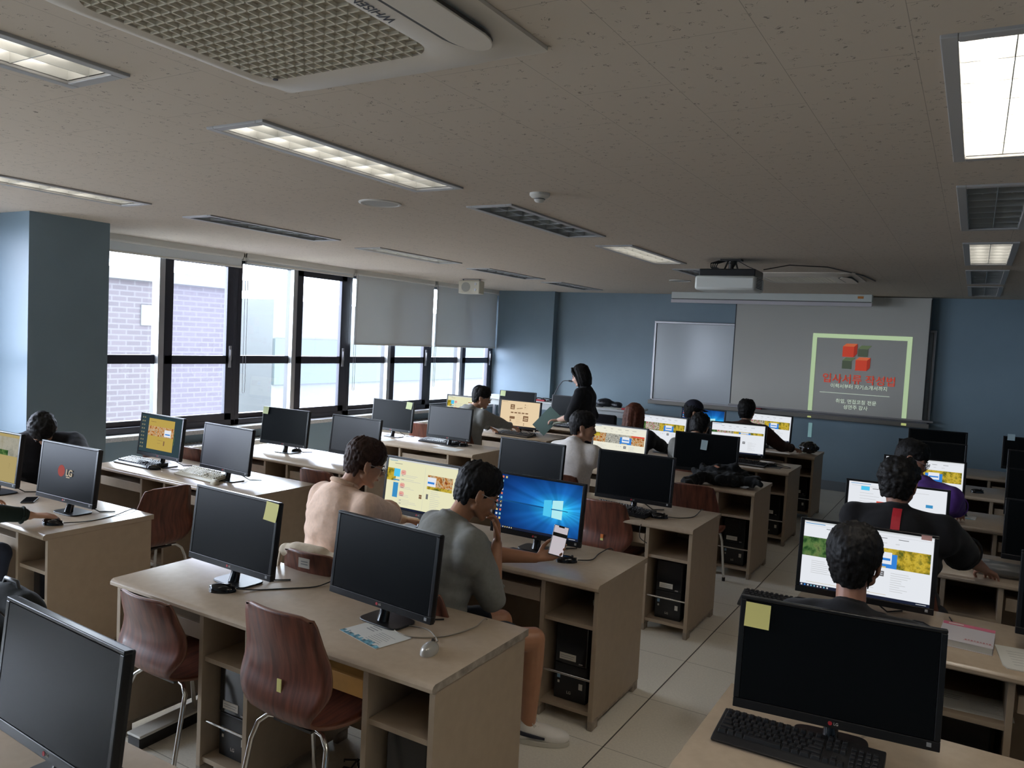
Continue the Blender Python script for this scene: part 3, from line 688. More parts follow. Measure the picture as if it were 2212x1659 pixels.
for k, x0 in (('L', XL), ('M', XM), ('R', XRT)):
    for i, (y0, lb) in enumerate(ROWS[k]):
        if k == 'M' and i == 1: o = base2; o.location = (x0, y0, 0); o['label'] = lb
        elif first: o = base; o.location = (x0, y0, 0); o['label'] = lb; first = False
        else: o = dup(base, (x0, y0, 0), 0, lb)
        desks[k, i] = o
# ------------------------------------------------------------------ PC towers in the desk cabinets
def make_pc(label):
    t = thing('computer_tower', label, 'computer', (0, 0, 0), 0, 'black computer towers in the desk cabinets')
    W, D, Hh = .175, .40, .385
    MB().m(M_CASE).box(-W / 2, W / 2, .02, D, 0, Hh).build('case', t, bevel=.004)
    MB().m(M_BLACKG).box(-W / 2, W / 2, .0, .022, .185, Hh).build('upper_front', t, bevel=.006)
    MB().m(M_BLACK).box(-W / 2, W / 2, .004, .022, 0, .183).build('lower_front', t, bevel=.004)
    MB().m(M_LABEL).box(-.062, .028, -.0025, 0, .205, .238).build('inventory_label', t, bevel=.001)
    MB().m(M_GREYTXT).box(-.055, .02, -.003, -.0024, .225, .2275).box(-.055, .012, -.003, -.0024, .215, .2175).build('label_print', t)
    MB().m(M_ALU).box(.045, .065, -.002, 0, .196, .202).build('eject_button', t)
    MB().m(mat('blue_sticker', (.25, .42, .60), .4)).box(-.072, -.055, .002, .004, .105, .125).build('blue_sticker', t)
    MB().m(M_LABEL).box(-.068, -.058, .002, .004, .08, .092).box(.048, .068, .002, .004, .07, .10).build('white_sticker', t)
    text_mesh('LG', .02, M_LABEL, 'brand_mark', t, Matrix.Translation((-.005, .0035, .04)) @ FRONT)
    return t
pc = None
PCS = [('M', 1, 1, 'black tower in the second cabinet from the left of the nearest full desk'), ('M', 1, 2, 'black tower in the aisle-end cabinet of the nearest full desk'),
       ('M', 2, 2, 'black tower in the aisle cabinet beside the white sneaker'), ('M', 3, 2, 'black tower in the aisle cabinet below the short keyboard desk'),
       ('M', 4, 2, 'black tower in the aisle cabinet of the desk with the jacket'), ('M', 5, 2, 'black tower in the aisle cabinet right of the jacket desk'), ('M', 6, 2, 'black tower in the farthest aisle cabinet'),
       ('L', 1, 2, 'black tower hidden in the cabinet of the desk with the beige keyboard'), ('L', 0, 2, 'black tower in the dark cabinet of the left front desk'),
       ('R', 3, 1, 'black tower with a white label in the desk beyond the grey padded bag'), ('R', 1, 1, 'black tower under the papers on the shelf of the book desk')]
for k, i, c, lb in PCS:
    x0 = {'L': XL, 'M': XM, 'R': XRT}[k]; y0 = ROWS[k][i][0]
    loc = (x0 + (.712 if c == 1 else 1.596), y0 + .09, .085)
    if pc is None: pc = make_pc(lb); pc.location = loc
    else: dup(pc, loc, 0, lb)

# ------------------------------------------------------------------ chairs
def make_chair(label):
    t = thing('plywood_chair', label, 'chair', (0, 0, 0), 0, 'red-brown plywood chairs with chrome legs')
    P = [(-.245, .825, .150), (-.232, .79, .168), (-.215, .73, .182), (-.195, .67, .196), (-.185, .62, .206), (-.187, .58, .210), (-.198, .545, .200), (-.205, .505, .172), (-.188, .465, .142), (-.145, .437, .140), (-.09, .428, .165), (-.02, .432, .195), (.07, .440, .203), (.15, .444, .195), (.195, .436, .175), (.212, .418, .150)]
    # resample the outline smoothly
    def cr(a, b, c, d, u): return .5 * ((2 * b) + (-a + c) * u + (2 * a - 5 * b + 4 * c - d) * u * u + (-a + 3 * b - 3 * c + d) * u ** 3)
    Q = []
    for i in range(len(P) - 1):
        p = [P[max(i - 1, 0)], P[i], P[i + 1], P[min(i + 2, len(P) - 1)]]
        for u in (0, .5): Q.append(tuple(cr(p[0][k], p[1][k], p[2][k], p[3][k], u) for k in range(3)))
    Q.append(P[-1])
    b = MB().m(M_PLY); NX = 10; rows = []
    for j, (y, z, w) in enumerate(Q):
        back = max(0.0, min(1.0, (z - .47) / .2)); r = []
        for i in range(NX + 1):
            u = -1 + 2 * i / NX; x = u * w
            yy = y + back * .030 * u * u * 1.1 + (.0 if back else 0); zz = z + (1 - back) * .010 * u * u
            if j == 0: zz -= .016 * abs(u) ** 6
            r.append(b.bm.verts.new((x, yy, zz)))
        rows.append(r)
    for j in range(len(rows) - 1):
        for i in range(NX): b._tag([b.bm.faces.new((rows[j][i], rows[j][i + 1], rows[j + 1][i + 1], rows[j + 1][i]))])
    o = b.build('bent_shell', t, smooth=180)
    o.data.materials.append(M_PLYE)
    s = o.modifiers.new('thickness', 'SOLIDIFY'); s.thickness = .011; s.offset = 0; s.material_offset_rim = 1
    for sx in (-1, 1):
        MB().m(M_CHROME).tube([(sx * .06, -.10, .418), (sx * .13, -.115, .412), (sx * .165, -.13, .385), (sx * .178, -.15, .33), (sx * .20, -.215, .012)], .0095, 10).build('leg', t, smooth=60)
        MB().m(M_CHROME).tube([(sx * .06, .10, .422), (sx * .13, .12, .418), (sx * .163, .135, .39), (sx * .176, .15, .33), (sx * .195, .205, .012)], .0095, 10).build('leg', t, smooth=60)
    b = MB().m(M_DARKM).box(-.09, .09, -.13, .13, .410, .419)
    b.build('seat_plate', t)
    b = MB().m(M_BLACK)
    for sx in (-1, 1): b.cyl((sx * .20, -.215, 0), (sx * .20, -.215, .03), .013); b.cyl((sx * .195, .205, 0), (sx * .195, .205, .03), .013)
    b.build('foot_cap', t)
    return t
CH = [(-2.83, 2.16, 0, 'red-brown plywood chair at the left kneehole of the nearest full desk'), (-1.99, 2.09, 0, 'red-brown plywood chair with a yellow tag on its back, at the nearest full desk'),
      (-2.62, 2.86, 4, 'plywood chair with white peeling label, holding the cream tote bag'), (-1.93, 2.78, -6, 'plywood chair under the person in the grey sweatshirt'),
      (-2.06, 4.97, 0, 'empty red chair with an orange tag, between the blue screen and the short keyboard'), (-1.80, 6.04, 3, 'red chair with the dark jacket drooping over its back'),
      (-4.52, 3.12, 90, 'dark red chair turned sideways, beside the person with lowered head'), (-4.13, 4.43, 0, 'chair behind the beige shirt, at the window-side desk'),
      (-6.0, 4.39, 0, 'chair back showing left of the yellow desktop monitor by the pillar'), (-5.56, 4.44, 0, 'dark chair back showing right of the yellow desktop monitor'),
      (-5.5, 7.5, 0, 'maroon chair back between the sticky-note monitor and the next dark one'), (-2.75, 5.66, 0, 'chair under the person in the white t-shirt'),
      (-.33, 2.85, 0, 'chair under the person right in front of the bottom right monitor'), (-.25, 4.28, 0, 'chair under the broad person in black with the red stripe'), (-.33, 5.82, 0, 'chair under the person in the purple shirt'),
      (-4.78, 7.22, 0, 'chair under the person in the grey hoodie'), (-2.87, 7.2, 0, 'chair under the long-haired person'), (-2.22, 7.2, 0, 'chair under the person with bowed head before the middle web page'), (-2.2, 8.62, 0, 'chair under the person in the brown sweater'), (-2.68, 8.42, 0, 'chair under the person in the dark cap'),
      (-5.86, 3.20, -112, 'chair under the person with lowered head by the pillar'), (-4.62, 1.72, 0, 'chair under the mostly cropped person at the left picture edge'), (-3.05, 1.52, 0, 'chair holding the black backpack at the lower left')]
ch0 = None; chairs = []
for x, y, a, lb in CH:
    if ch0 is None: ch0 = make_chair(lb); ch0.location = (x, y, 0); chairs.append(ch0)
    else: chairs.append(dup(ch0, (x, y, 0), math.radians(a), lb))
chairs[0].scale = (1, 1, .915); chairs[1].scale = (1.02, 1, 1.10)
def chair_tag(ch, m1, m2, nm):
    b = MB().m(m1).box(-.006, .014, -.202, -.1985, .565, .592)
    b.m(m2).box(-.006, .014, -.202, -.1985, .538, .565); o = b.build('tag', ch); o['label'] = nm
chair_tag(chairs[1], M_YEL, M_YEL, 'small yellow tag'); chair_tag(chairs[4], mat('orange_tag', (.75, .22, .05), .5), M_YEL, 'orange and yellow tag')
o = MB().m(M_LABEL).quad((-.04, -.262, .79), (.03, -.264, .80), (.045, -.250, .745), (-.03, -.248, .735)) and None
b = MB().m(M_LABEL); b.box(-.035, .03, -.256, -.2535, .755, .80); b.m(M_GREYTXT).box(-.02, .02, -.2565, -.256, .77, .775).box(-.02, .02, -.2565, -.256, .782, .787)
o = b.build('peeling_label', chairs[2]); o.rotation_euler = (0, 0, 0); o['label'] = 'white peeling label'

# ------------------------------------------------------------------ monitors
MW, MH = .556, .335
SW, SH = .520, .293          # display area
S_U0, S_V0 = -SW / 2, .030
BLUE = None
def banner(name, stops, scale):
    if name in MAT: return MAT[name]
    m = bpy.data.materials.new(name); m.use_nodes = True; nt = m.node_tree; nt.nodes.clear(); N = nt.nodes.new; L = nt.links.new
    o = N('ShaderNodeOutputMaterial'); e = N('ShaderNodeEmission'); tc = N('ShaderNodeTexCoord'); n = N('ShaderNodeTexNoise'); n.inputs['Scale'].default_value = scale; n.inputs['Detail'].default_value = 5; n.inputs['Roughness'].default_value = .65
    L(tc.outputs['Object'], n.inputs['Vector']); r = ramp(nt, stops); r.color_ramp.interpolation = 'LINEAR'; L(n.outputs[0], r.inputs[0]); L(r.outputs[0], e.inputs[0]); e.inputs[1].default_value = .8 * ESC; L(e.outputs[0], o.inputs[0]); MAT[name] = m; return m
E_LEAF = banner('picture_yellow_leaves', [(.36, (.12, .14, .02)), (.47, (.50, .36, .03)), (.56, (.75, .55, .06)), (.66, (.30, .25, .03))], 26)
E_GREEN = banner('picture_green', [(.38, (.02, .07, .02)), (.5, (.10, .20, .06)), (.6, (.17, .24, .08)), (.7, (.06, .10, .04))], 22)
E_AUT = banner('picture_autumn', [(.38, (.25, .05, .02)), (.46, (.65, .28, .05)), (.54, (.75, .55, .35)), (.64, (.20, .16, .05))], 50)
E_PPL = banner('picture_people', [(.38, (.45, .04, .08)), (.46, (.75, .72, .70)), (.53, (.35, .30, .12)), (.62, (.10, .14, .05)), (.7, (.8, .78, .76))], 60)
E_BLD = banner('picture_columns', [(.38, (.08, .09, .06)), (.48, (.75, .74, .66)), (.58, (.30, .28, .20)), (.66, (.8, .79, .72))], 70)
def wallp():
    m = bpy.data.materials.new('picture_blue_beams'); m.use_nodes = True; nt = m.node_tree; nt.nodes.clear(); N = nt.nodes.new; L = nt.links.new
    o = N('ShaderNodeOutputMaterial'); e = N('ShaderNodeEmission'); uv = N('ShaderNodeUVMap')
    sp = N('ShaderNodeVectorMath'); sp.operation = 'SUBTRACT'; sp.inputs[1].default_value = (.76, .5, 0); L(uv.outputs[0], sp.inputs[0])
    s2 = N('ShaderNodeVectorMath'); s2.operation = 'MULTIPLY'; s2.inputs[1].default_value = (1.15, 1.35, 0); L(sp.outputs[0], s2.inputs[0])
    ln = N('ShaderNodeVectorMath'); ln.operation = 'LENGTH'; L(s2.outputs[0], ln.inputs[0])
    r = ramp(nt, [(.06, (.05, .62, .92)), (.20, (.02, .32, .72)), (.42, (.010, .12, .42)), (.72, (.006, .05, .22)), (.95, (.004, .025, .12))]); L(ln.outputs['Value'], r.inputs[0])
    # broad light beams fanning out to the left
    sx = N('ShaderNodeSeparateXYZ'); L(sp.outputs[0], sx.inputs[0])
    at = N('ShaderNodeMath'); at.operation = 'ARCTAN2'; L(sx.outputs[1], at.inputs[0]); ng = N('ShaderNodeMath'); ng.operation = 'MULTIPLY'; ng.inputs[1].default_value = -1; L(sx.outputs[0], ng.inputs[0]); L(ng.outputs[0], at.inputs[1])
    n = N('ShaderNodeTexNoise'); n.noise_dimensions = '1D'; n.inputs['Scale'].default_value = 2.6; n.inputs['Detail'].default_value = 1; L(at.outputs[0], n.inputs['W'])
    mr = N('ShaderNodeMapRange'); mr.inputs[1].default_value = .4; mr.inputs[2].default_value = .62; mr.inputs[3].default_value = .80; mr.inputs[4].default_value = 1.25; L(n.outputs[0], mr.inputs[0])
    vm = N('ShaderNodeVectorMath'); vm.operation = 'SCALE'; L(r.outputs[0], vm.inputs[0]); L(mr.outputs[0], vm.inputs['Scale'])
    L(vm.outputs[0], e.inputs[0]); e.inputs[1].default_value = ESC; L(e.outputs[0], o.inputs[0]); return m
E_WALL = wallp()
E_W = emat('page_white', (.84, .87, .92), .92); E_WW = emat('page_cream_white', (.90, .88, .74), .92); E_YP = emat('page_pale_yellow', (.86, .84, .56), .92); E_CR = emat('page_cream', (.86, .67, .43), .92)
E_SEP = emat('page_brown_print', (.30, .17, .09), .7); E_GR = emat('page_grey_line', (.62, .63, .64), .8); E_DK = emat('page_dark_print', (.18, .18, .19), .8); E_BL = emat('page_blue_box', (.04, .24, .72), .9); E_MB = emat('page_mid_blue', (.05, .30, .60), .9)
E_PK = emat('page_pink_bubble', (.88, .45, .38), .85); E_TB = emat('taskbar', (.012, .016, .035), 1.0); E_CY = emat('light_cyan', (.45, .85, .90), .95); E_CYB = emat('bright_cyan', (.08, .55, .85), 1.0); E_IC1 = emat('icon_yellow', (.75, .60, .25), .8); E_IC2 = emat('icon_cyan', (.25, .60, .75), .8); E_IC3 = emat('icon_red', (.75, .20, .12), .8); E_IC4 = emat('icon_white', (.75, .78, .8), .8)
E_OC = emat('page_ochre', (.60, .43, .10), .80); E_TEAL = emat('desktop_teal', (.035, .062, .075), .9); E_RD = emat('page_red', (.75, .10, .06), .9); E_LOGO = emat('boot_logo_pink', (.42, .10, .09), .8); E_LGT = emat('boot_logo_text', (.62, .52, .38), .8); E_OFF = M_SCREEN
def content(kind):
    """the picture on a display as one mesh of layered flat shapes"""
    b = MB(); uvl = b.bm.loops.layers.uv.new('UVMap'); lay = [0]
    yf = -.0006
    def R(u0, v0, u1, v1, m_, step=1):
        lay[0] += step; y = yf - .00012 * lay[0]
        b.m(m_); P = [(u0, v0), (u1, v0), (u1, v1), (u0, v1)]
        f = b.quad(*[(S_U0 + u * SW, y, S_V0 + v * SH) for u, v in P])
        for lp, (u, v) in zip(f.loops, P): lp[uvl].uv = (u, v)
    def Pg(pts, m_):
        lay[0] += 1; y = yf - .00012 * lay[0]; b.m(m_); b.quad(*[(S_U0 + u * SW, y, S_V0 + v * SH) for u, v in pts])
    rnd = random.Random(hash(kind) % 1000 if False else sum(map(ord, kind)))
    def lines(u0, u1, v0, v1, n, m_=E_GR, th=.006):
        lay[0] += 1; y = yf - .00012 * lay[0]; b.m(m_)
        for i in range(n):
            v = v0 + (v1 - v0) * i / max(1, n - 1); w = u0 + (u1 - u0) * rnd.uniform(.45, 1)
            b.quad(*[(S_U0 + uu * SW, y, S_V0 + vv * SH) for uu, vv in ((u0, v), (w, v), (w, v + th), (u0, v + th))])
    def taskbar():
        R(0, 0, 1, .045, E_TB)
        for i in range(9): R(.01 + i * .026, .012, .022 + i * .026, .034, rnd.choice([E_IC4, E_IC1, E_IC2, E_BL]), 0 if i else 1)
        lines(.90, .985, .018, .018, 1, E_IC4, .008)
    def header(m_top):
        R(0, .975, 1, 1, E_IC4); lines(.01, .2, .958, .958, 1, E_MB, .010); R(0, .935, 1, .938, E_GR)
        lay[0] += 1
        for i in range(5): lines(.18 + .14 * i, .26 + .14 * i, .90, .90, 1, E_DK, .009)
        for i in range(6): lines(.22 + .10 * i, .28 + .10 * i, .83, .83, 1, E_GR, .008)
    if kind in ('web', 'webwarm', 'webhill', 'webslim'):
        bgm = E_WW if kind == 'webwarm' else E_W
        R(0, 0, 1, 1, bgm); header(bgm)
        v0, v1 = (.47, .76) if kind != 'webslim' else (.66, .74)
        if kind == 'webwarm':
            R(.0, v0, .28, v1, E_AUT); R(.0, v1 - .12, .12, v1, E_LEAF); R(.24, v0, .70, v1, E_BLD)
            for i in range(11): R(.34 + .03 * i, v0 + .05, .346 + .03 * i, v1 - .05, E_DK, 0 if i else 1)
            R(.70, v0, .98, v1, E_AUT); R(.74, v1 - .05, .98, v1, E_RD)
        elif kind == 'webhill':
            R(.0, v0, .30, v1, E_GREEN); R(.30, v0, .62, v1, E_PPL); R(.60, v0, .985, v1, E_LEAF)
        else:
            R(.0, v0, .12, v1, E_GREEN); R(.10, v0, .45, v1, E_PPL); R(.42, v0, .98, v1, E_LEAF)
        R(.52, v0, .74, v0 + (v1 - v0) * .72, E_BL); R(.55, v0, .66, v0 + .02, E_IC1)
        R(.56, v0 + (v1 - v0) * .2, .70, v0 + (v1 - v0) * .80, E_W); R(.57, v0 + (v1 - v0) * .38, .69, v0 + (v1 - v0) * .50, E_BL)
        lines(.08, .30, .22, .40, 7); lines(.40, .62, .05, .18, 5); lines(.70, .86, .14, .40, 9)
        for i in range(3): lines(.46 + .04 * i, .475 + .04 * i, .385, .385, 1, E_DK, .012)
        R(.60, .34, .65, .42, E_DK); R(.61, .365, .64, .372, E_W); R(.61, .392, .64, .399, E_W)
        lines(.05, .9, .075, .075, 1, E_OC, .004); taskbar()
    elif kind == 'split':
        R(0, 0, 1, 1, E_YP); R(0, .97, 1, 1, E_IC4); lines(.02, .16, .95, .95, 1, E_MB, .010); lines(.10, .30, .90, .90, 1, E_DK, .008)
        R(0, .55, .13, .80, E_LEAF); R(.10, .64, .19, .80, E_CYB); R(.10, .56, .19, .585, E_MB); R(.105, .22, .18, .52, E_MB)
        for v in (.74, .48, .31): R(.205, v - .035, .275, v + .035, E_PK, 0 if v != .74 else 1); R(.215, v - .05, .265, v + .05, E_PK, 0); lines(.215, .26, v, v, 1, E_RD, .008)
        for v0_ in (.66, .58, .42, .26, .16, .10): lines(.20, .50, v0_, v0_ + .03, 2, E_GR); lines(.22, .27, v0_ + .015, v0_ + .015, 1, E_DK, .008)
        R(.555, .06, .557, .92, E_GR); R(.50, .28, .54, .36, E_SEP); R(.485, .32, .555, .325, E_YP)
        R(.60, .50, .95, .78, E_AUT); R(.60, .50, .95, .56, E_LEAF); R(.60, .56, .72, .74, E_W); R(.605, .61, .70, .65, E_BL)
        R(.60, .30, .63, .40, E_DK); lines(.66, .8, .12, .46, 10); taskbar()
    elif kind == 'blue':
        R(0, 0, 1, 1, E_WALL)
        Pg([(.0, .500), (.86, .488), (.86, .500), (.0, .535)], emat('beam_dark', (.008, .07, .22), 1.0))
        Pg([(.58, .36), (.67, .35), (.67, .66), (.58, .64)], E_CYB)
        Pg([(.68, .505), (.80, .515), (.80, .68), (.68, .655)], E_CY); Pg([(.68, .345), (.80, .33), (.80, .492), (.68, .485)], E_CY)
        lay[0] += 1
        for i in range(11):
            for j in range(3 if i == 0 else 2): R(.012 + j * .042, .93 - i * .078, .034 + j * .042, .97 - i * .078, [E_IC1, E_IC2, E_IC3, E_IC4][(i * 3 + j * 2) % 4], 0)
        taskbar()
    elif kind == 'cream':
        R(0, 0, 1, 1, E_CR); lines(.03, .17, .95, .95, 1, E_SEP, .008)
        R(.25, .66, .36, .86, E_SEP); R(.27, .70, .34, .73, E_CR); R(.28, .78, .33, .81, E_CR)
        for i in range(6): R(.42 + .025 * i, .68 + .006 * i, .437 + .025 * i, .72 + .006 * i, E_SEP, 0 if i else 1)
        for i in range(5): R(.27 + .095 * i, .505, .34 + .095 * i, .555, E_SEP, 0 if i else 1)
        R(.25, .27, .385, .375, E_SEP); R(.26, .17, .295, .24, E_SEP); R(.60, .21, .735, .43, E_SEP); R(.62, .26, .71, .29, E_CR); R(.63, .33, .72, .36, E_CR)
        lines(.42, .6, .10, .60, 14, emat('cream_line', (.60, .44, .28), .85)); lines(.60, .76, .68, .86, 4, emat('cream_line', (0, 0, 0)))
        for v in (.10, .04, .86, .76): R(.62, v, .64, v + .03, E_SEP, 0 if v != .10 else 1)
    elif kind == 'ochre':
        R(0, 0, 1, 1, E_TEAL); R(.19, .10, .83, .92, E_OC); R(.19, .46, .83, .72, E_AUT); R(.60, .48, .76, .66, E_W); R(.62, .53, .74, .56, E_BL)
        lines(.24, .4, .83, .83, 1, E_SEP, .01); lines(.45, .6, .28, .36, 2, E_SEP); R(.60, .24, .63, .36, E_SEP)
        R(.845, .30, .855, .66, E_GREEN)
        lay[0] += 1
        for i in range(9):
            for j in range(2): R(.02 + j * .05, .90 - i * .10, .05 + j * .05, .94 - i * .10, emat('dim_icon', (.30, .28, .18), .7), 0)
    elif kind == 'sky':
        R(0, 0, 1, 1, emat('page_ochre_dim', (.48, .38, .16), .85)); R(0, .50, 1, .94, banner('picture_misty', [(.35, (.30, .30, .24)), (.5, (.46, .44, .36)), (.65, (.38, .35, .24))], 8)); R(.0, .50, .8, .66, E_GREEN)
        R(.0, .47, 1, .55, emat('page_ochre_dim', (0, 0, 0))); lines(.85, .87, .30, .38, 3, E_SEP)
    elif kind == 'doc':
        R(0, 0, 1, 1, E_W); lines(.02, .3, .96, .96, 1, E_MB, .010); lines(.03, .5, .92, .92, 1, E_GR)
        R(.13, .84, .22, .92, E_CYB); lines(.25, .36, .88, .88, 1, E_DK, .012); lines(.12, .35, .50, .78, 6, E_GR); R(.30, .60, .42, .645, E_RD); lines(.55, .95, .90, .90, 1, E_GR)
        R(.80, .64, .87, .70, E_MB); R(.62, .42, .72, .50, E_IC1); R(.66, .38, .74, .44, E_IC3); lines(.70, .8, .52, .56, 2, E_DK); taskbar()
    elif kind == 'logo':
        R(0, 0, 1, 1, M_SCREEN)
        lay[0] += 1; y = yf - .00012 * lay[0]; b.m(E_LOGO)
        c = [b.bm.verts.new((S_U0 + .40 * SW + .034 * math.cos(a * PI / 12), y - .0002, S_V0 + .50 * SH + .034 * math.sin(a * PI / 12))) for a in range(24)]
        b._tag([b.bm.faces.new(c)]); lines(.50, .62, .385, .385, 1, E_LGT, .02)
    else:
        R(0, 0, 1, 1, M_SCRGREY if kind == 'grey' else M_SCREEN)
    return b
protoM = {}
def make_monitor(kind):
    t = thing('computer_monitor', 'x', 'monitor', (0, 0, 0), 0, 'black flat monitors on the computer desks')
    # everything above the neck hangs on a tilted casing
    bz = mat('bezel_satin', (0.009, 0.009, 0.010), 0.28, spec=.35)
    tilt = math.radians(6)
    b = MB().m(bz)
    b.box(-MW / 2, MW / 2, .0, .022, 0, S_V0 - .002); b.box(-MW / 2, MW / 2, .0, .022, S_V0 + SH + .002, MH)
    b.box(-MW / 2, -SW / 2 - .001, .0, .022, S_V0 - .002, S_V0 + SH + .002); b.box(SW / 2 + .001, MW / 2, .0, .022, S_V0 - .002, S_V0 + SH + .002)
    b.m(M_CASE).box(-MW / 2 + .003, MW / 2 - .003, .012, .032, .003, MH - .003, bev=.004)
    b.box(-.17, .17, .030, .052, .06, .27, bev=.008)
    cs = b.build('casing', t, bevel=.0025); cs.rotation_euler = (-tilt, 0, 0); cs.location = (0, 0, .07)
    s = content(kind).build('screen', cs, loc=(0, .002, 0))
    text_mesh('LG', .011, M_LABEL, 'brand_mark', cs, Matrix.Translation((.012, -.0008, .014)) @ FRONT)
    MB().m(M_RED).cyl((-.004, -.0003, .014), (-.004, -.0012, .014), .0058, n=16).build('red_logo', cs)
    if kind == 'logo': text_mesh('LG', .052, E_LGT, 'boot_logo_text', cs, Matrix.Translation((S_U0 + .56 * SW, -.003, S_V0 + .48 * SH)) @ FRONT, bold=.0012)
    b = MB().m(M_GREYTXT).box(MW / 2 - .034, MW / 2 - .022, -.0006, .0, .010, .022); b.build('power_button', cs)
    MB().m(M_BLACKG).tube([(0, .05, .14), (0, .055, .09), (0, .045, .04), (0, .035, .006)], [.024, .022, .021, .024], 14).build('neck', t, smooth=60)
    MB().m(M_BLACK).prism([(math.copysign(.105 * abs(math.cos(a * PI / 18)) ** .4, math.cos(a * PI / 18)), .070 * math.copysign(abs(math.sin(a * PI / 18)) ** .4, math.sin(a * PI / 18)) + .060) for a in range(36)], 0, .008).build('base', t, bevel=.003)
    MB().m(M_BLACK).tube([(.05, .05, .12), (.06, .10, .05), (.10, .16, .004), (.16, .22, .004)], .0035, 6).build('cable', t, smooth=60)
    return t
MONS = [ # kind, x, y, yaw, label
 ('off', -1.87, 1.03, -3, 'cropped dark monitor at the bottom left corner, tilted with a bright top edge'),
 ('off', -2.76, 2.30, -2, 'dark monitor with a yellow sticky note at its upper right, on the nearest full desk'),
 ('off', -1.94, 2.34, -5, 'big dark monitor beside the leaflet and grey mouse on the nearest full desk'),
 ('logo', -4.46, 2.54, 1, 'monitor showing a pink round logo, at the left'),
 ('sky', -5.27, 2.54, 2, 'monitor with a yellowish page, cut by the left picture edge'),
 ('ochre', -5.44, 3.83, -2, 'monitor with an ochre window on a dark desktop, beside the pillar'),
 ('grey', -4.64, 3.80, -3, 'dark grey monitor behind the beige keyboard'),
 ('off', -5.33, 5.01, 3, 'dark blue-grey monitor with a sticky note at its upper left, before the window'),
 ('grey', -4.52, 5.04, -1, 'dark monitor behind the head of the person in beige'),
 ('off', -5.42, 6.64, 1, 'dark monitor with a sticky note at its upper right, under the lowered blind'),
 ('grey', -4.62, 6.58, -2, 'dark grey monitor behind a black keyboard, left of the grey hoodie'),
 ('split', -5.38, 7.98, 0, 'monitor with a pale page, half hidden behind the grey hoodie'),
 ('cream', -4.63, 8.05, 2, 'cream-coloured web page on a monitor before the person in the grey hoodie'),
 ('off', -5.46, 9.41, 6, 'dark monitor with a sticky note at its upper left near the far corner'),
 ('off', -4.66, 9.44, 0, 'dark monitor half hidden behind the standing person in black'),
 ('split', -2.74, 3.63, -2, 'monitor with a pale yellow page between the beige and the grey shirt'),
 ('blue', -1.98, 3.67, 0, 'monitor with a bright blue desktop picture'),
 ('off', -2.75, 4.96, -3, 'dark monitor left of the white t-shirt, behind the blue screen'),
 ('off', -1.95, 5.00, 1, 'dark monitor above the short black keyboard'),
 ('webwarm', -2.73, 6.57, -4, 'monitor with a warm web page showing pillars, beside the white t-shirt'),
 ('off', -1.95, 6.66, 5, 'dark monitor with a pale blue paper slip, behind the jacket'),
 ('web', -2.81, 7.95, -8, 'monitor with a web page right of the long brown hair'),
 ('webslim', -2.01, 7.94, 6, 'monitor with a bright web page behind the black keyboard and mouse'),
 ('blue', -2.80, 9.33, -2, 'blue desktop monitor behind the dark cap'),
 ('web', -2.05, 9.45, -5, 'farthest web page monitor beside the brown sweater'),
 ('off', -.28, 2.39, 7, 'largest dark monitor with a yellow sticky note, above the keyboard at the lower right'),
 ('webhill', -.35, 3.70, 3, 'bright web page monitor before the dark-haired head at the right'),
 ('doc', -.34, 5.08, 3, 'white page monitor before the broad person with the red stripe'),
 ('web', -.27, 6.59, 5, 'web page monitor right of the purple shirt'),
 ('off', -.28, 8.02, 2, 'dark monitor behind the web page beside the purple shirt'),
 ('off', -.28, 9.35, 8, 'farthest dark monitor under the right end of the screen'),
 ('off', .495, 3.70, 0, 'dark monitor at the right picture edge, lowest of its column'),
 ('off', .48, 5.08, 0, 'dark monitor at the right picture edge above the padded bag'),
 ('off', .53, 6.58, 0, 'dark monitor at the right picture edge, third from below'),
 ('off', .58, 8.0, 0, 'dark monitor at the right picture edge, second from above'),
 ('off', .58, 9.42, 0, 'farthest dark monitor at the right edge with a pale note on top'),
]
monitors = []
for kind, x, y, a, lb in MONS:
    if kind not in protoM:
        o = make_monitor(kind); protoM[kind] = o; o.location = (x, y, DH); o.rotation_euler = (0, 0, math.radians(a)); o['label'] = lb
    else: o = dup(protoM[kind], (x, y, DH), math.radians(a), lb)
    monitors.append(o)
# sticky notes and slips stuck to the bezels
def note(mi, u, v, w, h, m_, lb, rot=0):
    o = monitors[mi]
    M_ = Matrix.Translation(o.location) @ Matrix.Rotation(o.rotation_euler.z, 4, 'Z') @ Matrix.Translation((0, 0, .07)) @ Matrix.Rotation(-math.radians(6), 4, 'X') @ Matrix.Translation((-MW / 2 + u, -.004, v)) @ Matrix.Rotation(math.radians(rot), 4, 'Y')
    b = MB().m(m_); n = 6; r = []
    for j in range(n + 1):
        q = j / n; y = -.006 * (1 - q) ** 2
        r.append([b.bm.verts.new((x, y + d, -h / 2 + h * q)) for x in (-w / 2, w / 2) for d in (0, -.0008)])
    for j in range(n):
        a_, c_ = r[j], r[j + 1]
        for k, l in ((0, 2), (2, 3), (3, 1), (1, 0)): b._tag([b.bm.faces.new((a_[k], a_[l], c_[l], c_[k]))])
    b._tag([b.bm.faces.new((r[0][0], r[0][1], r[0][3], r[0][2])), b.bm.faces.new((r[n][0], r[n][2], r[n][3], r[n][1]))])
    s = b.build('sticky_note'); s.matrix_world = M_; tag(s, lb, 'sticky note')
note(1, .522, .292, .078, .078, M_YEL, 'yellow sticky note at the upper right of the nearest full desk\'s left monitor', 3)
note(25, .052, .283, .072, .072, M_YEL, 'yellow sticky note on the largest dark monitor at the lower right', 1)
note(7, .040, .300, .066, .066, M_YELP, 'pale sticky note on the monitor before the second window')
note(9, .50, .292, .076, .076, M_YELP, 'pale sticky note on the monitor under the lowered blind', 4)
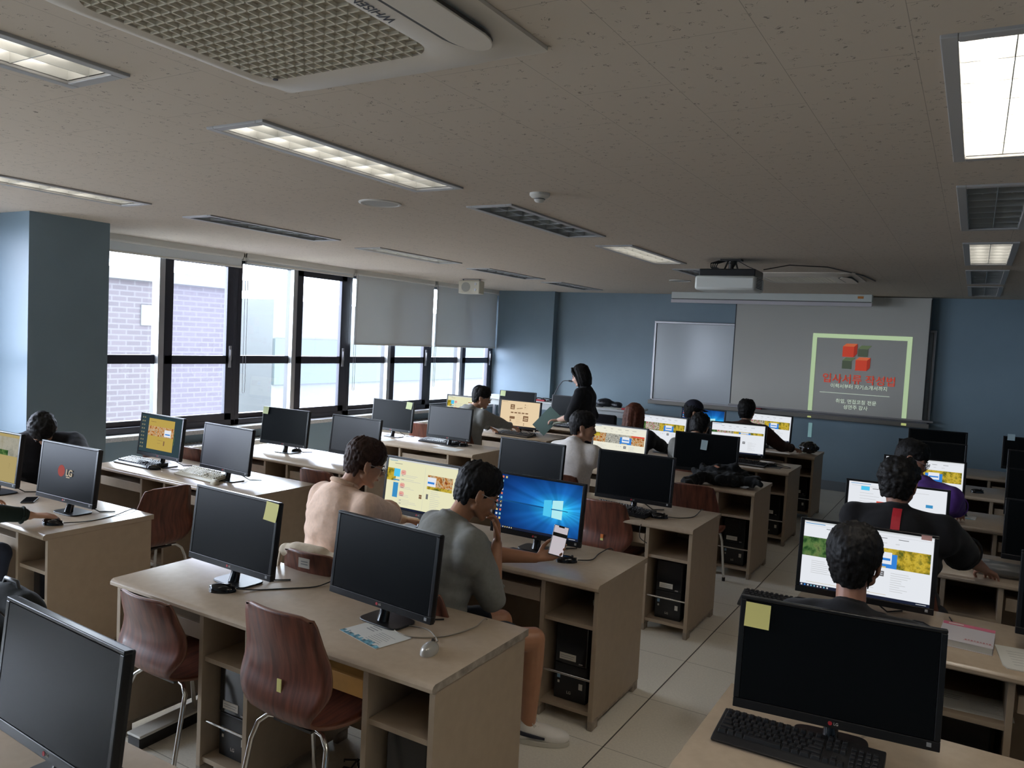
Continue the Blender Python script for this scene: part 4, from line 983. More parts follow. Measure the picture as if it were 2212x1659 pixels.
note(13, .055, .292, .076, .076, M_YELP, 'pale sticky note on the far dark monitor by the corner', 2)
note(20, .260, .235, .055, .085, mat('pale_blue_paper', (.42, .55, .58), .7), 'pale blue paper slip on the middle of the dark monitor behind the jacket', 3)
note(35, .07, .325, .065, .065, mat('pale_blue_paper', (0, 0, 0)), 'pale note sticking up over the farthest dark monitor at the right edge')
note(26, .508, .322, .04, .02, mat('pink_tag', (.55, .30, .28), .6), 'small pink tag on the top right of the bright web page monitor')

# ------------------------------------------------------------------ keyboards, mice
def make_keyboard(label, base_m, key_m, single):
    t = thing('keyboard', label, 'keyboard', (0, 0, 0), 0, 'computer keyboards')
    W, D = .455, .165
    b = MB().m(base_m)
    prof = [(-D / 2, .0), (-D / 2 - .012, .010), (-D / 2 + .02, .018), (D / 2, .034), (D / 2, .008)]
    L = [b.bm.verts.new((-W / 2, y, z)) for y, z in prof]; R = [b.bm.verts.new((W / 2, y, z)) for y, z in prof]; n = len(prof)
    for i in range(n): b._tag([b.bm.faces.new((L[i], L[(i + 1) % n], R[(i + 1) % n], R[i]))])
    b._tag([b.bm.faces.new(L), b.bm.faces.new(list(reversed(R)))])
    b.build('base', t, bevel=.004)
    def keypos():
        K = []
        u = .0192
        for r in range(6):
            y = -D / 2 + .035 + r * .0205 + (.006 if r == 5 else 0); x = -W / 2 + .012
            if r == 5: row = [1, 1, 1, 1, 1, 1, 1, 1, 1, 1, 1, 1, 1]; gap = .004
            elif r == 0: row = [1.4, 1.2, 1.3, 5.6, 1.3, 1.2, 1.5, 1.5]; gap = 0
            elif r == 4: row = [1] * 13 + [2]; gap = 0
            elif r == 3: row = [1.5] + [1] * 12 + [1.5]; gap = 0
            elif r == 2: row = [1.8] + [1] * 11 + [2.2]; gap = 0
            else: row = [2.3] + [1] * 10 + [2.7]; gap = 0
            for w in row: K.append((x, y, w * u - .0028)); x += w * u + (.0022 if r == 5 else 0)
        for r in (0, 3, 4, 5):
            y = -D / 2 + .035 + r * .0205 + (.006 if r == 5 else 0)
            for c in range(3): K.append((.075 + c * u, y, u - .0028))
        K.append((.075 + u, -D / 2 + .035 + .0205, u - .0028))
        for r in range(5):
            for c in range(4): K.append((.140 + c * u, -D / 2 + .035 + r * .0205, u - .0028))
        return K
    K = keypos()
    def shape(b, x, y, w):
        s = (.034 - .018) / (D - .02); z = .018 + (y + D / 2 - .02) * s
        h = .0165; v = []
        for zz, inset in ((z - .002, 0), (z + .009, .0022)):
            v.append([b.bm.verts.new(p) for p in ((x + inset, y - h / 2 + inset, zz), (x + w - inset, y - h / 2 + inset, zz), (x + w - inset, y + h / 2 - inset, zz + .001), (x + inset, y + h / 2 - inset, zz + .001))])
        for i in range(4): b._tag([b.bm.faces.new((v[0][i], v[0][(i + 1) % 4], v[1][(i + 1) % 4], v[1][i]))])
        b._tag([b.bm.faces.new(v[1]), b.bm.faces.new(list(reversed(v[0])))])
    if single:
        for x, y, w in K[:100]:
            b = MB().m(key_m); shape(b, x, y, w); b.build('key', t, bevel=.001)
        b = MB().m(key_m)
        for x, y, w in K[100:]: shape(b, x, y, w)
        o = b.build('keys', t, bevel=.001); o['kind'] = 'stuff'
    else:
        b = MB().m(key_m)
        for x, y, w in K: shape(b, x, y, w)
        o = b.build('keys', t); o['kind'] = 'stuff'
    return t
KBS = [(-5.60, 3.80, 0, 'black keyboard before the ochre window monitor by the pillar'), (-5.22, 2.37, -2, 'black keyboard under the hand at the left picture edge'), (-4.80, 6.70, -5, 'black keyboard left of the papers before the grey hoodie'),
       (-2.01, 4.97, -8, 'short-looking black keyboard partly hidden by a chair, under the dark monitor'), (-1.92, 7.93, -4, 'black keyboard before the bright web page in the middle block'),
       (-.62, 3.62, 4, 'black keyboard showing left of the dark-haired head at the right'), (-4.60, 7.93, -3, 'black keyboard beside the elbow of the grey hoodie'), (-4.52, 9.27, -4, 'black keyboard under the hands of the standing person')]
kbn = make_keyboard('large black keyboard in the foreground at the lower right', mat('keyboard_black', (.014, .014, .016), .4), M_KEY, True)
kbn.location = (-.36, 2.335, DH); kbn.rotation_euler = (0, 0, math.radians(1))
kb0 = None
for x, y, a, lb in KBS:
    if kb0 is None: kb0 = make_keyboard(lb, MAT['keyboard_black'], M_KEY, False); kb0.location = (x, y, DH); kb0.rotation_euler = (0, 0, math.radians(a))
    else: dup(kb0, (x, y, DH), math.radians(a), lb)
kbb = make_keyboard('beige keyboard leaning against the dark grey monitor stand', M_BEIGE, mat('beige_key', (.66, .62, .50), .5), False)
kbb.location = (-4.86, 3.80, DH + .006); kbb.rotation_euler = (math.radians(5), 0, math.radians(-4))

def make_mouse(label, m_, m2):
    t = thing('computer_mouse', label, 'mouse', (0, 0, 0), 0, 'computer mice')
    b = MB()
    prof = []
    n = 14
    for j in range(9):
        v = j / 8; y = -.055 + .11 * v
        w = .030 * math.sqrt(max(0.02, 1 - (2 * v - 1) ** 2 * .93)) * (1.08 - .16 * v); h = .036 * math.sqrt(max(0.03, 1 - ((v - .40) / .62) ** 2))
        prof.append((y, w, h))
    b.m(m_); rings = []
    for y, w, h in prof: rings.append([b.bm.verts.new((w * math.cos(PI * k / n), y, h * math.sin(PI * k / n) ** .8)) for k in range(n + 1)])
    for i in range(len(rings) - 1):
        for k in range(n): b._tag([b.bm.faces.new((rings[i][k], rings[i][k + 1], rings[i + 1][k + 1], rings[i + 1][k]))])
        b._tag([b.bm.faces.new((rings[i][0], rings[i + 1][0], rings[i + 1][n], rings[i][n]))])
    b._tag([b.bm.faces.new(rings[0]), b.bm.faces.new(list(reversed(rings[-1])))])
    b.build('shell', t, smooth=60)
    MB().m(m2).cyl((-.004, .028, .031), (.004, .028, .031), .007, n=14).box(-.0006, .0006, .035, .052, .012, .026).build('scroll_wheel', t, smooth=50)
    return t
mp = make_mouse('m', M_BLACKG, M_DARKM); ms = make_mouse('silver grey mouse on the near right corner of the nearest full desk', M_SILVER, M_DARKM); mb_ = make_mouse('beige mouse before the beige keyboard', M_BEIGE, M_DARKM)
ms.location = (-1.62, 2.26, DH); ms.rotation_euler = (0, 0, math.radians(15)); mb_.location = (-4.60, 3.70, DH); mb_.rotation_euler = (0, 0, math.radians(60))
MICE = [(-2.70, 2.23, -55, 'black mouse before the left monitor of the nearest full desk'), (-1.75, 3.62, -60, 'glossy black mouse right of the person holding a phone'), (-1.73, 4.96, -65, 'black mouse right of the short black keyboard'),
        (-4.27, 2.38, -60, 'black mouse under the hand at the left picture edge'), (-5.35, 3.74, -60, 'black mouse at the right end of the keyboard by the pillar'), (-4.49, 6.70, -20, 'black mouse at the right end of the keyboard before the grey hoodie'),
        (-1.66, 7.98, -50, 'black mouse on a mouse pad before the bright web page'), (-4.43, 8.05, -30, 'black mouse under the hand of the grey hoodie'), (-.02, 6.66, -70, 'black mouse on the white leaflet at the right'), (-4.9, 3.0, 0, None), (-5.30, 5.16, 0, 'small black mouse under the dark monitor before the second window'), (.10, 7.95, -60, 'mouse on the dim desk behind the purple shirt')]
firstm = True
for x, y, a, lb in MICE:
    if lb is None: continue
    if firstm: o = mp; o.location = (x, y, DH); o.rotation_euler = (0, 0, math.radians(a)); o['label'] = lb; firstm = False
    else: dup(mp, (x, y, DH), math.radians(a), lb)
def cord(pts, m_, lb, r=.0028):
    # smooth the path
    P = [V(p) for p in pts]; Q = []
    for i in range(len(P) - 1):
        a, b_, c, d = P[max(i - 1, 0)], P[i], P[i + 1], P[min(i + 2, len(P) - 1)]
        for k in range(6):
            u = k / 6; Q.append(.5 * ((2 * b_) + (-a + c) * u + (2 * a - 5 * b_ + 4 * c - d) * u * u + (-a + 3 * b_ - 3 * c + d) * u ** 3))
    Q.append(P[-1]); tag(MB().m(m_).tube(Q, r, 8).build('cord', smooth=80), lb, 'cable')
z = DH + .003
cord([(-2.655, 2.262, z + .01), (-2.60, 2.33, z), (-2.52, 2.42, z), (-2.44, 2.52, z), (-2.42, 2.665, z), (-2.42, 2.70, .60)], M_BLACK, 'black mouse cord running behind the monitor with the sticky note')
cord([(-1.635, 2.315, z + .01), (-1.66, 2.36, z), (-1.75, 2.42, z), (-1.84, 2.40, z), (-1.85, 2.34, z), (-1.76, 2.32, z), (-1.66, 2.40, z), (-1.62, 2.55, z), (-1.63, 2.66, z), (-1.63, 2.70, .60)], mat('grey_cord', (.30, .26, .21), .5), 'grey mouse cord looping over the leaflet corner')
cord([(-1.70, 3.65, z + .01), (-1.66, 3.74, z), (-1.68, 3.88, z), (-1.66, 4.01, z), (-1.66, 4.03, .60)], M_BLACK, 'black mouse cord right of the blue screen')
cord([(-1.68, 4.98, z + .01), (-1.62, 5.05, z), (-1.56, 5.16, z), (-1.58, 5.43, z), (-1.58, 5.46, .60)], M_BLACK, 'black mouse cord on the desk with the short keyboard')
cord([(-4.22, 2.41, z + .01), (-4.20, 2.55, z), (-4.22, 2.70, z), (-4.28, 2.88, z), (-4.30, 2.91, .60)], M_BLACK, 'black mouse cord beside the logo monitor')
cord([(-5.30, 3.77, z + .01), (-5.22, 3.85, z), (-5.12, 3.92, z), (-4.95, 3.95, z)], M_BLACK, 'black mouse cord between the two pillar-side monitors')
cord([(-1.62, 7.96, z + .01), (-1.52, 8.0, z), (-1.50, 8.06, z), (-1.66, 8.2, z), (-1.7, 8.34, z)], M_BLACK, 'black mouse cord before the bright web page in the middle block')
cord([(-.015, 3.98, z), (.0, 3.9, z), (.01, 3.82, z), (-.03, 3.74, z)], M_BLACK, 'dark cord between the bright web page monitor and the pink book')
cord([(-1.84, 4.80, z + .012), (-1.80, 4.86, z), (-1.79, 4.78, .70), (-1.79, 4.77, .62), (-1.75, 4.80, .58)], M_BLACK, 'keyboard cord hanging down over the desk front', .0025)
# ------------------------------------------------------------------ loose things
def flat(name, pts, z, m_, lb, cat, th=.0012):
    b = MB().m(m_); b.prism(pts, z, z + th); return tag(b.build(name), lb, cat)
ZD = DH + .0006
def leaflet(c, rz, w, h, lb, city=True, nm='leaflet'):
    t = thing(nm, lb, 'leaflet', (c[0], c[1], ZD), math.radians(rz))
    MB().m(M_PAPER).box(-w / 2, w / 2, -h / 2, h / 2, 0, .001).build('sheet', t)
    b = MB().m(M_GREYTXT)
    for i in range(7): b.box(w * .02, w * (.38 - .03 * (i % 3)), -h * .30 + i * h * .075, -h * .30 + i * h * .075 + .0022, .001, .0013)
    for i in range(3): b.box(-w * .30, -w * (.10 - .02 * i), h * .05 + i * h * .09, h * .05 + i * h * .09 + .005, .001, .0013)
    b.m(M_DARKTXT).box(-w * .42, -w * .36, h * .36, h * .44, .001, .0013); b.build('print', t)
    if city:
        ct = mat('city_print', (.12, .30, .38), .6, noise=.8, nscale=55); b = MB().m(ct); rnd = random.Random(3)
        x = -w / 2
        while x < w / 2 - .012:
            s = rnd.uniform(.006, .014); b.box(x, x + s, -h / 2, -h / 2 + rnd.uniform(.012, .034), .001, .0013); x += s
        b.build('skyline_print', t)
    return t
leaflet((-1.88, 2.265), -14, .235, .165, 'white leaflet with blue skyline edge beside the grey mouse')
leaflet((-.02, 6.64), -4, .22, .15, 'white leaflet under the mouse on the right-hand desk')
leaflet((-.10, 3.60 - .0), 3, .30, .20, 'printed papers on the shelf inside the book desk', False, 'printed_papers').location = (.075, 3.58, .5086)
flat('paper_sheet', [(-4.64, 6.36), (-4.34, 6.33), (-4.33, 6.48), (-4.60, 6.53)], ZD, M_PAPER, 'white paper at the front right of the desk with the black keyboard', 'paper')
flat('paper_sheet', [(-5.52, 6.36), (-5.24, 6.34), (-5.22, 6.50), (-5.50, 6.54)], ZD, M_PAPER, 'white paper below the stand of the sticky-note monitor by the blind', 'paper')
flat('paper_slip', [(-2.00, 2.215), (-1.955, 2.20), (-1.95, 2.215), (-1.995, 2.23)], ZD, M_PAPER, 'tiny white slip at the foot of the big dark monitor', 'paper')
flat('mouse_pad', [(-1.80, 7.86), (-1.56, 7.88), (-1.57, 8.08), (-1.78, 8.08)], ZD, mat('grey_pad', (.20, .19, .18), .7), 'grey mouse pad before the bright web page in the middle block', 'mouse pad', .003)
flat('mouse_pad', [(-1.80, 6.55), (-1.55, 6.52), (-1.54, 6.74), (-1.76, 6.78)], ZD, mat('pale_pad', (.30, .29, .26), .4), 'thin pale mouse pad by the jacket', 'mouse pad', .003)
# pink and white book
t = thing('book', 'thick white book with a pink band, on the right-hand desk', 'book', (.055, 3.70, ZD), math.radians(-3))
MB().m(mat('book_cover', (.62, .58, .60), .35)).box(-.095, .095, -.125, .125, .026, .028).box(-.095, .095, -.125, .125, 0, .002).box(-.097, -.095, -.125, .125, 0, .028).build('cover', t)
MB().m(mat('book_pages', (.52, .51, .47), .8)).box(-.093, .092, -.122, .122, .002, .026).build('pages', t)
MB().m(mat('pink_band', (.72, .16, .26), .4)).box(-.095, .095, .085, .125, .028, .0284).build('pink_band', t)
b = MB().m(mat('red_print', (.45, .10, .12), .5))
for i in range(9): b.box(-.005 + i * .0105, .002 + i * .0105, -.083 + .003 * (i % 2), -.073, .028, .0284)
b.box(-.01, .093, -.090, -.0885, .028, .0284); b.m(M_LABEL).box(-.075, -.02, .098, .112, .0284, .0288); b.build('cover_print', t)
t = thing('document', 'white document with rounded corner at the right picture edge, beside the pink book', 'paper', (.27, 3.60, ZD), math.radians(8))
MB().m(M_PAPER).prism([(-.10, -.13), (.12, -.15), (.12, .13), (-.10, .13), (-.11, -.10)], 0, .004).build('sheets', t)
b = MB().m(M_GREYTXT)
for i in range(6): b.box(-.07, .08, -.08 + i * .03, -.078 + i * .03, .004, .0043)
b.build('print', t)
# grey padded bag
b = MB(); b.cap((-.13, 0, .035), (.13, 0, .030), .035); b.cap((-.13, .12, .03), (.13, .10, .03), .03); b.ell((0, .05, .03), (.17, .11, .032)); b.ell((.0, -.01, .045), (.15, .05, .03))
o = remeshed(b, 'padded_bag', mat('grey_nylon', (.16, .16, .155), .35, bump=.2, bscale=30), .008, 6, disp=.008, dscale=.08); o.location = (.23, 4.93, DH)
tag(o, 'shiny grey padded bag lying on the right-hand desk', 'bag')
# phones
def phone(loc, rot, lb, scr, nm='smartphone'):
    t = thing(nm, lb, 'phone', loc); t.rotation_euler = rot
    MB().m(mat('phone_rim', (.10, .10, .10), .3, .5)).box(-.036, .036, -.075, .075, -.0045, .0035).build('phone_body', t, bevel=.007)
    b = MB().m(scr).box(-.033, .033, -.071, .071, .0033, .0040)
    if scr is not M_BLACKG:
        b.m(M_BLACKG).box(-.014, .014, .064, .0712, .0040, .0043).box(-.033, .033, .018, .036, .0040, .0043)
        b.m(E_GR)
        for i in range(4): b.box(-.026, .02 - .006 * (i % 2), -.02 + i * .008 - .02, -.0185 + i * .008 - .02, .0040, .0043)
    b.build('display', t)
    return t
phone((-4.92, 2.60, DH + .0055), (0, 0, math.radians(50)), 'dark phone lying on the left front desk behind the keyboard', M_BLACKG)
t = thing('wallet', 'flat black wallet on the desk under the hand holding a phone', 'wallet', (-2.05, 3.56, ZD), math.radians(-12))
MB().m(mat('black_leather', (.018, .017, .018), .5)).box(-.055, .055, -.075, .075, 0, .013).build('leather', t, bevel=.004)
MB().m(M_BLACKG).box(-.05, .05, -.0765, -.0745, .004, .009).build('zip', t)
b = MB().m(M_WHITE); b.lathe([(.012, 0), (.034, .006), (.042, .028), (.034, .052), (.012, .060)], (0, 0, 0), 14)
o = remeshed(b, 'crumpled_paper', M_PAPER, .004, 1, disp=.016, dscale=.02); o.location = (-1.56, 3.66, .509); tag(o, 'crumpled white paper ball in the open cubby of the blue-screen desk', 'paper ball')
# white raceway on the floor under the nearest desk and power strips
t = thing('cable_raceway', 'white cable raceway on the floor below the left kneehole of the nearest full desk', 'cable cover', (-3.03, 2.05, 0), math.radians(2))
MB().m(M_WHITE).box(-.045, .045, 0, .46, .05, .062).build('lid', t, bevel=.004)
MB().m(M_BLACK).box(-.035, .04, .0, .45, 0, .05).build('channel', t)
for x, y, lb in ((-2.0, 2.42, 'white power strip with tangled cords under the chair with the yellow tag'), (-1.92, 3.85, 'white power strip on the floor beyond the tanned leg'), (-1.9, 5.25, 'white power strip under the desk with the short keyboard')):
    t = thing('power_strip', lb, 'power strip', (x, y, 0), math.radians(20), 'power strips on the floor')
    MB().m(M_WHITE).box(-.16, .16, -.03, .03, 0, .035).build('strip_body', t, bevel=.006)
    b = MB().m(M_DARKM)
    for i in range(4): b.cyl((-.11 + .07 * i, 0, .034), (-.11 + .07 * i, 0, .037), .014, n=12)
    b.build('socket', t)
    b = MB().m(M_BLACK)
    rnd = random.Random(int(x * 10))
    for i in range(4):
        p = [(-.11 + .07 * i, 0, .036)]; b.box(-.125 + .07 * i, -.095 + .07 * i, -.012, .012, .036, .066)
        for k in range(5): p.append((-.12 + .07 * i + rnd.uniform(-.06, .06), .02 + .03 * k + rnd.uniform(-.04, .04), max(.012, .08 - .02 * k + rnd.uniform(-.01, .02))))
        b.tube(p, .004, 6)
    b.build('plugs', t, smooth=70)
# cream tote bag on the back of the chair at the blue-screen desk row
b = MB(); b.cap((-.19, 0, .0), (.16, .0, .0), .03); b.cap((-.17, .0, -.26), (.14, .0, -.26), .045); b.ell((0, .0, -.14), (.19, .05, .15)); b.ell((-.05, .0, .02), (.13, .05, .03))
o = remeshed(b, 'tote_bag', cloth('cream', (.66, .56, .42)), .01, 5, disp=.02, dscale=.12); o.location = (-2.60, 2.68, .795); o.rotation_euler = (math.radians(6), 0, math.radians(4))
tag(o, 'cream cloth tote bag hung on the labelled chair behind the beige shirt', 'bag')
s = MB().m(MAT['cloth_cream']).tube([(-.19, -.03, -.2), (-.215, -.03, -.08), (-.20, -.02, .0), (-.15, 0, .035)], .009, 8).build('strap', o, smooth=80)
# dark jacket heaped on the desk and hanging over the chair
b = MB(); rnd = random.Random(11)
for i in range(16):
    a = rnd.uniform(0, 2 * PI); r = rnd.uniform(.02, .19); p = V((r * 1.25 * math.cos(a), r * .8 * math.sin(a), .05 + rnd.uniform(0, .06) * (1.2 - r / .2)))
    q = p + V((rnd.uniform(-.14, .14), rnd.uniform(-.10, .10), rnd.uniform(-.03, .04))); q.z = max(q.z, .035); b.cap(p, q, rnd.uniform(.030, .048), rnd.uniform(.020, .036))
b.ell((0, 0, .05), (.22, .15, .06)); b.cap((-.12, .02, .10), (.08, .04, .15), .05, .035); b.cap((.05, .05, .13), (.19, .08, .05), .045, .03)
b.cap((-.16, -.08, .05), (-.22, -.30, .03), .05, .045); b.cap((-.22, -.30, .03), (-.18, -.36, -.05), .05, .05); b.cap((-.18, -.37, -.05), (-.17, -.39, -.16), .045, .035); b.cap((-.24, -.37, -.02), (-.25, -.40, -.10), .04, .03)
o = remeshed(b, 'jacket', cloth('black_jacket', (.011, .012, .013), .6), .008, 7, disp=.045, dscale=.06); o.location = (-1.74, 6.56, DH); o.data.transform(Matrix.Translation((0, 0, .01)))
for v in o.data.vertices:
    if v.co.y > -.19 and v.co.z < .001: v.co.z = .001
tag(o, 'dark jacket heaped on the desk and drooping over the red chair', 'jacket')
MB().m(mat('jacket_label', (.5, .22, .14), .7)).quad((-.06, -.06, .165), (-.005, -.075, .150), (0, -.045, .165), (-.055, -.03, .178)) and None
b = MB().m(MAT['jacket_label']); b.box(-.025, .025, -.010, .010, 0, .003); q = b.build('collar_label', o); q.location = (-.06, -.05, .155); q.rotation_euler = (.3, .2, -.5)
# black plastic bag by the hand at the far desk
b = MB(); b.ell((0, 0, .07), (.10, .09, .07)); rnd = random.Random(5)
for i in range(9):
    a = i * .7; b.cap((.05 * math.cos(a), .05 * math.sin(a), .10), (.09 * math.cos(a), .08 * math.sin(a), .06 + rnd.uniform(-.02, .02)), .03, .02)
o = remeshed(b, 'plastic_bag', mat('black_film', (.006, .006, .007), .14, spec=.8), .007, 1, disp=.03, dscale=.035); o.location = (-1.56, 9.38, DH)
tag(o, 'glossy black plastic bag on the farthest middle desk', 'bag')
# black backpack at the lower left
b = MB(); b.cap((-.10, 0, .10), (.10, 0, .10), .10); b.cap((-.10, 0, .30), (.10, 0, .30), .085); b.ell((0, 0, .2), (.19, .115, .2)); b.ell((0, -.09, .13), (.13, .06, .10))
o = remeshed(b, 'backpack', cloth('black_canvas', (.016, .018, .018)), .01, 8, disp=.012, dscale=.1); o.location = (-3.05, 1.55, .455); o.scale = (1, .85, 1.0)
tag(o, 'black rounded backpack on the chair between the bottom left monitor and the left front desk', 'backpack')
MB().m(M_BLACK).tube([(-.06, .0, .375), (-.04, 0, .41), (.04, 0, .41), (.06, 0, .375)], .009, 8).build('carry_handle', o, smooth=80)
MB().m(M_DARKM).tube([(-.17, -.06, .27), (-.08, -.10, .335), (.08, -.10, .335), (.17, -.06, .27)], .004, 6).build('zip', o)

# ------------------------------------------------------------------ lecturer's tables by the front wall
M_TBL = mat('white_table_top', (.55, .56, .55), .35)
def table(x0, x1, y0, y1, h, lb):
    t = thing('lecture_table', lb, 'table', ((x0 + x1) / 2, (y0 + y1) / 2, 0), 0, 'white tables along the front wall')
    a, c = (x1 - x0) / 2, (y1 - y0) / 2
    MB().m(M_TBL).box(-a, a, -c, c, h - .03, h).build('table_top', t, bevel=.004)
    for sx in (-1, 1):
        for sy in (-1, 1): MB().m(M_ALU).box(sx * (a - .05) - .02, sx * (a - .05) + .02, sy * (c - .05) - .02, sy * (c - .05) + .02, 0, h - .03).build('leg', t)
    MB().m(mat('table_apron', (.50, .52, .52), .5)).box(-a + .06, a - .06, -c + .04, -c + .055, h - .12, h - .03).build('apron', t)
table(-5.05, -4.10, 10.35, 10.95, .92, 'white table before the front wall with a paper cup and black bag on it')
table(-6.85, -5.15, 10.45, 11.05, .92, 'white table near the far corner, behind the sticky-note monitor')
MB_ = MB().m(M_BLACK); MB_.box(-.07, .07, -.05, .05, 0, .02); 
t = thing('gooseneck_microphone', 'black gooseneck microphone on the far table, left of the standing person', 'microphone', (-5.52, 10.6, .92))
MB_.build('base', t, bevel=.005)
MB().m(M_BLACK).tube([(0, 0, .02), (.03, -.0, .12), (.10, -.0, .25), (.16, -.0, .325), (.20, -.0, .34), (.27, -.0, .34)], .006, 8).build('gooseneck', t, smooth=80)
MB().m(M_BLACK).cap((.27, 0, .34), (.32, 0, .337), .014).build('microphone_head', t, smooth=80)
t = thing('paper_cup', 'brown paper cup with dark lid on the front table', 'cup', (-4.92, 10.62, .92))
MB().m(mat('cup_brown', (.16, .09, .06), .6)).lathe([(.028, 0), (.034, .05), (.040, .115)]).build('cup_body', t, smooth=50)
MB().m(M_PAPER).lathe([(.0405, .085), (.043, .118), (.038, .119)]).build('cup_rim', t, smooth=50)
MB().m(M_BLACK).lathe([(.043, .116), (.043, .126), (.034, .134), (.030, .134)]).build('lid', t, smooth=40)
b = MB(); b.ell((-.08, 0, .05), (.13, .09, .075)); b.ell((.12, .0, .035), (.09, .07, .055)); b.cap((0, 0, .05), (.08, 0, .05), .05, .03)
o = remeshed(b, 'handbag', mat('black_soft_leather', (.010, .011, .014), .35, bump=.15), .01, 4, disp=.03, dscale=.08); o.location = (-4.62, 10.72, .915)
tag(o, 'black soft handbag lying on the front table behind the paper cup', 'bag')
flat('paper_sheet', [(-4.85, 10.38), (-4.35, 10.36), (-4.33, 10.60), (-4.80, 10.62)], .9206, M_PAPER, 'white papers on the front table', 'paper', .004)
tag(MB().m(M_BLACK).box(-4.78, -4.62, 10.44, 10.50, .925, .937).build('pen_case', bevel=.004), 'small black case on the papers of the front table', 'case')
tag(MB().m(M_RED).box(-4.30, -4.20, 10.40, 10.46, .92, .945).build('stapler', bevel=.006), 'small red object on the right end of the front table', 'stapler')
b = MB().m(M_BLACK)
for k in range(4): b.tube([(-6.0 + .14 * k, 10.62, .94), (-5.95 + .14 * k, 10.58, .965), (-5.86 + .14 * k, 10.6, .96), (-5.78 + .14 * k, 10.62, .935)], .009, 6)
tag(b.build('cable_bundle', smooth=70), 'bundle of black cables on the far table', 'cable')
tag(MB().m(M_RED).box(-6.05, -5.60, 10.50, 10.56, .92, .945).build('red_cable_reel', bevel=.008), 'red flat object below the black cables on the far table', 'reel')
t = thing('office_chair', 'black office chair behind the long-haired person by the front table', 'chair', (-4.45, 10.1, 0))
MB().m(cloth('black_mesh', (.014, .014, .018))).box(-.22, .22, -.03, .03, .50, .86).build('backrest', t, bevel=.03)
MB().m(MAT['cloth_black_mesh']).box(-.23, .23, 0, .42, .43, .49).build('seat', t, bevel=.03)
MB().m(M_BLACK).cyl((0, .2, .06), (0, .2, .43), .03).build('gas_column', t)
b = MB().m(M_BLACK)
for k in range(5):
    a = k * 2 * PI / 5; b.tube([(0, .2, .09), (.26 * math.cos(a), .2 + .26 * math.sin(a), .07)], [.022, .014], 8); b.ell((.26 * math.cos(a), .2 + .26 * math.sin(a), .03), (.02, .02, .03))
b.build('star_base', t)
# ------------------------------------------------------------------ people
def ik(s, e, l1, l2, pole):
    s, e = V(s), V(e); d = e - s; L = d.length; mx = (l1 + l2) * .999
    if L > mx: e = s + d * (mx / L); d = e - s; L = mx
    a = (l1 * l1 - l2 * l2 + L * L) / (2 * L); h = math.sqrt(max(0, l1 * l1 - a * a)); u = d / L
    p = V(pole) - s; p = p - u * p.dot(u)
    p = p.normalized() if p.length > 1e-5 else V((0, 0, -1))
    return s + u * a + p * h, e
def hand(b, w, d, nrm, thumb, curl=.5, s=1.0, curls=None):
    """palm, four jointed fingers and a thumb; d: wrist->knuckles, nrm: back of the hand, thumb: +1/-1 side"""
    d = V(d).normalized(); nrm = V(nrm); nrm = (nrm - d * nrm.dot(d)).normalized(); x = d.cross(nrm).normalized() * thumb   # x points to the thumb side
    w = V(w)
    lens = [.068, .076, .071, .056]
    for i in range(4):
        off = (.030 - .0195 * i) * s
        k0 = w + d * .015 * s + x * off * .55; k1 = w + d * (.088 - .004 * abs(i - 1)) * s + x * off
        b.cap(k0, k1, .0125 * s, .0105 * s, 10)
        p = k1; ang = 0; c = (curls[i] if curls else curl)
        for seg, (fr, rr) in enumerate(((.45, .0088), (.30, .0080), (.25, .0070))):
            ang += c * (.55 if seg == 0 else .75); dd = d * math.cos(ang) - nrm * math.sin(ang) + x * (.10 - .065 * i)
            q = p + dd.normalized() * lens[i] * fr * s; b.cap(p, q, rr * s, (rr - .0006) * s, 10); p = q
    b.ell(w + d * .045 * s, (.030 * s, .030 * s, .014 * s), Matrix((x, d, nrm)).transposed())
    # thumb from the side of the palm near its base
    p = w + d * .022 * s + x * .024 * s
    for dd, ln, rr in ((d * .55 + x * .75 - nrm * .35, .040, .0125), (d * .85 + x * .40 - nrm * .35, .032, .0100), (d * .95 + x * .10 - nrm * .35 - x * curl * .3, .026, .0088)):
        q = p + dd.normalized() * ln * s; b.cap(p, q, rr * s, (rr - .001) * s, 10); p = q
def Rhead(yaw, pitch, roll): return (Matrix.Rotation(yaw, 3, 'Z') @ Matrix.Rotation(roll, 3, 'Y') @ Matrix.Rotation(-pitch, 3, 'X'))
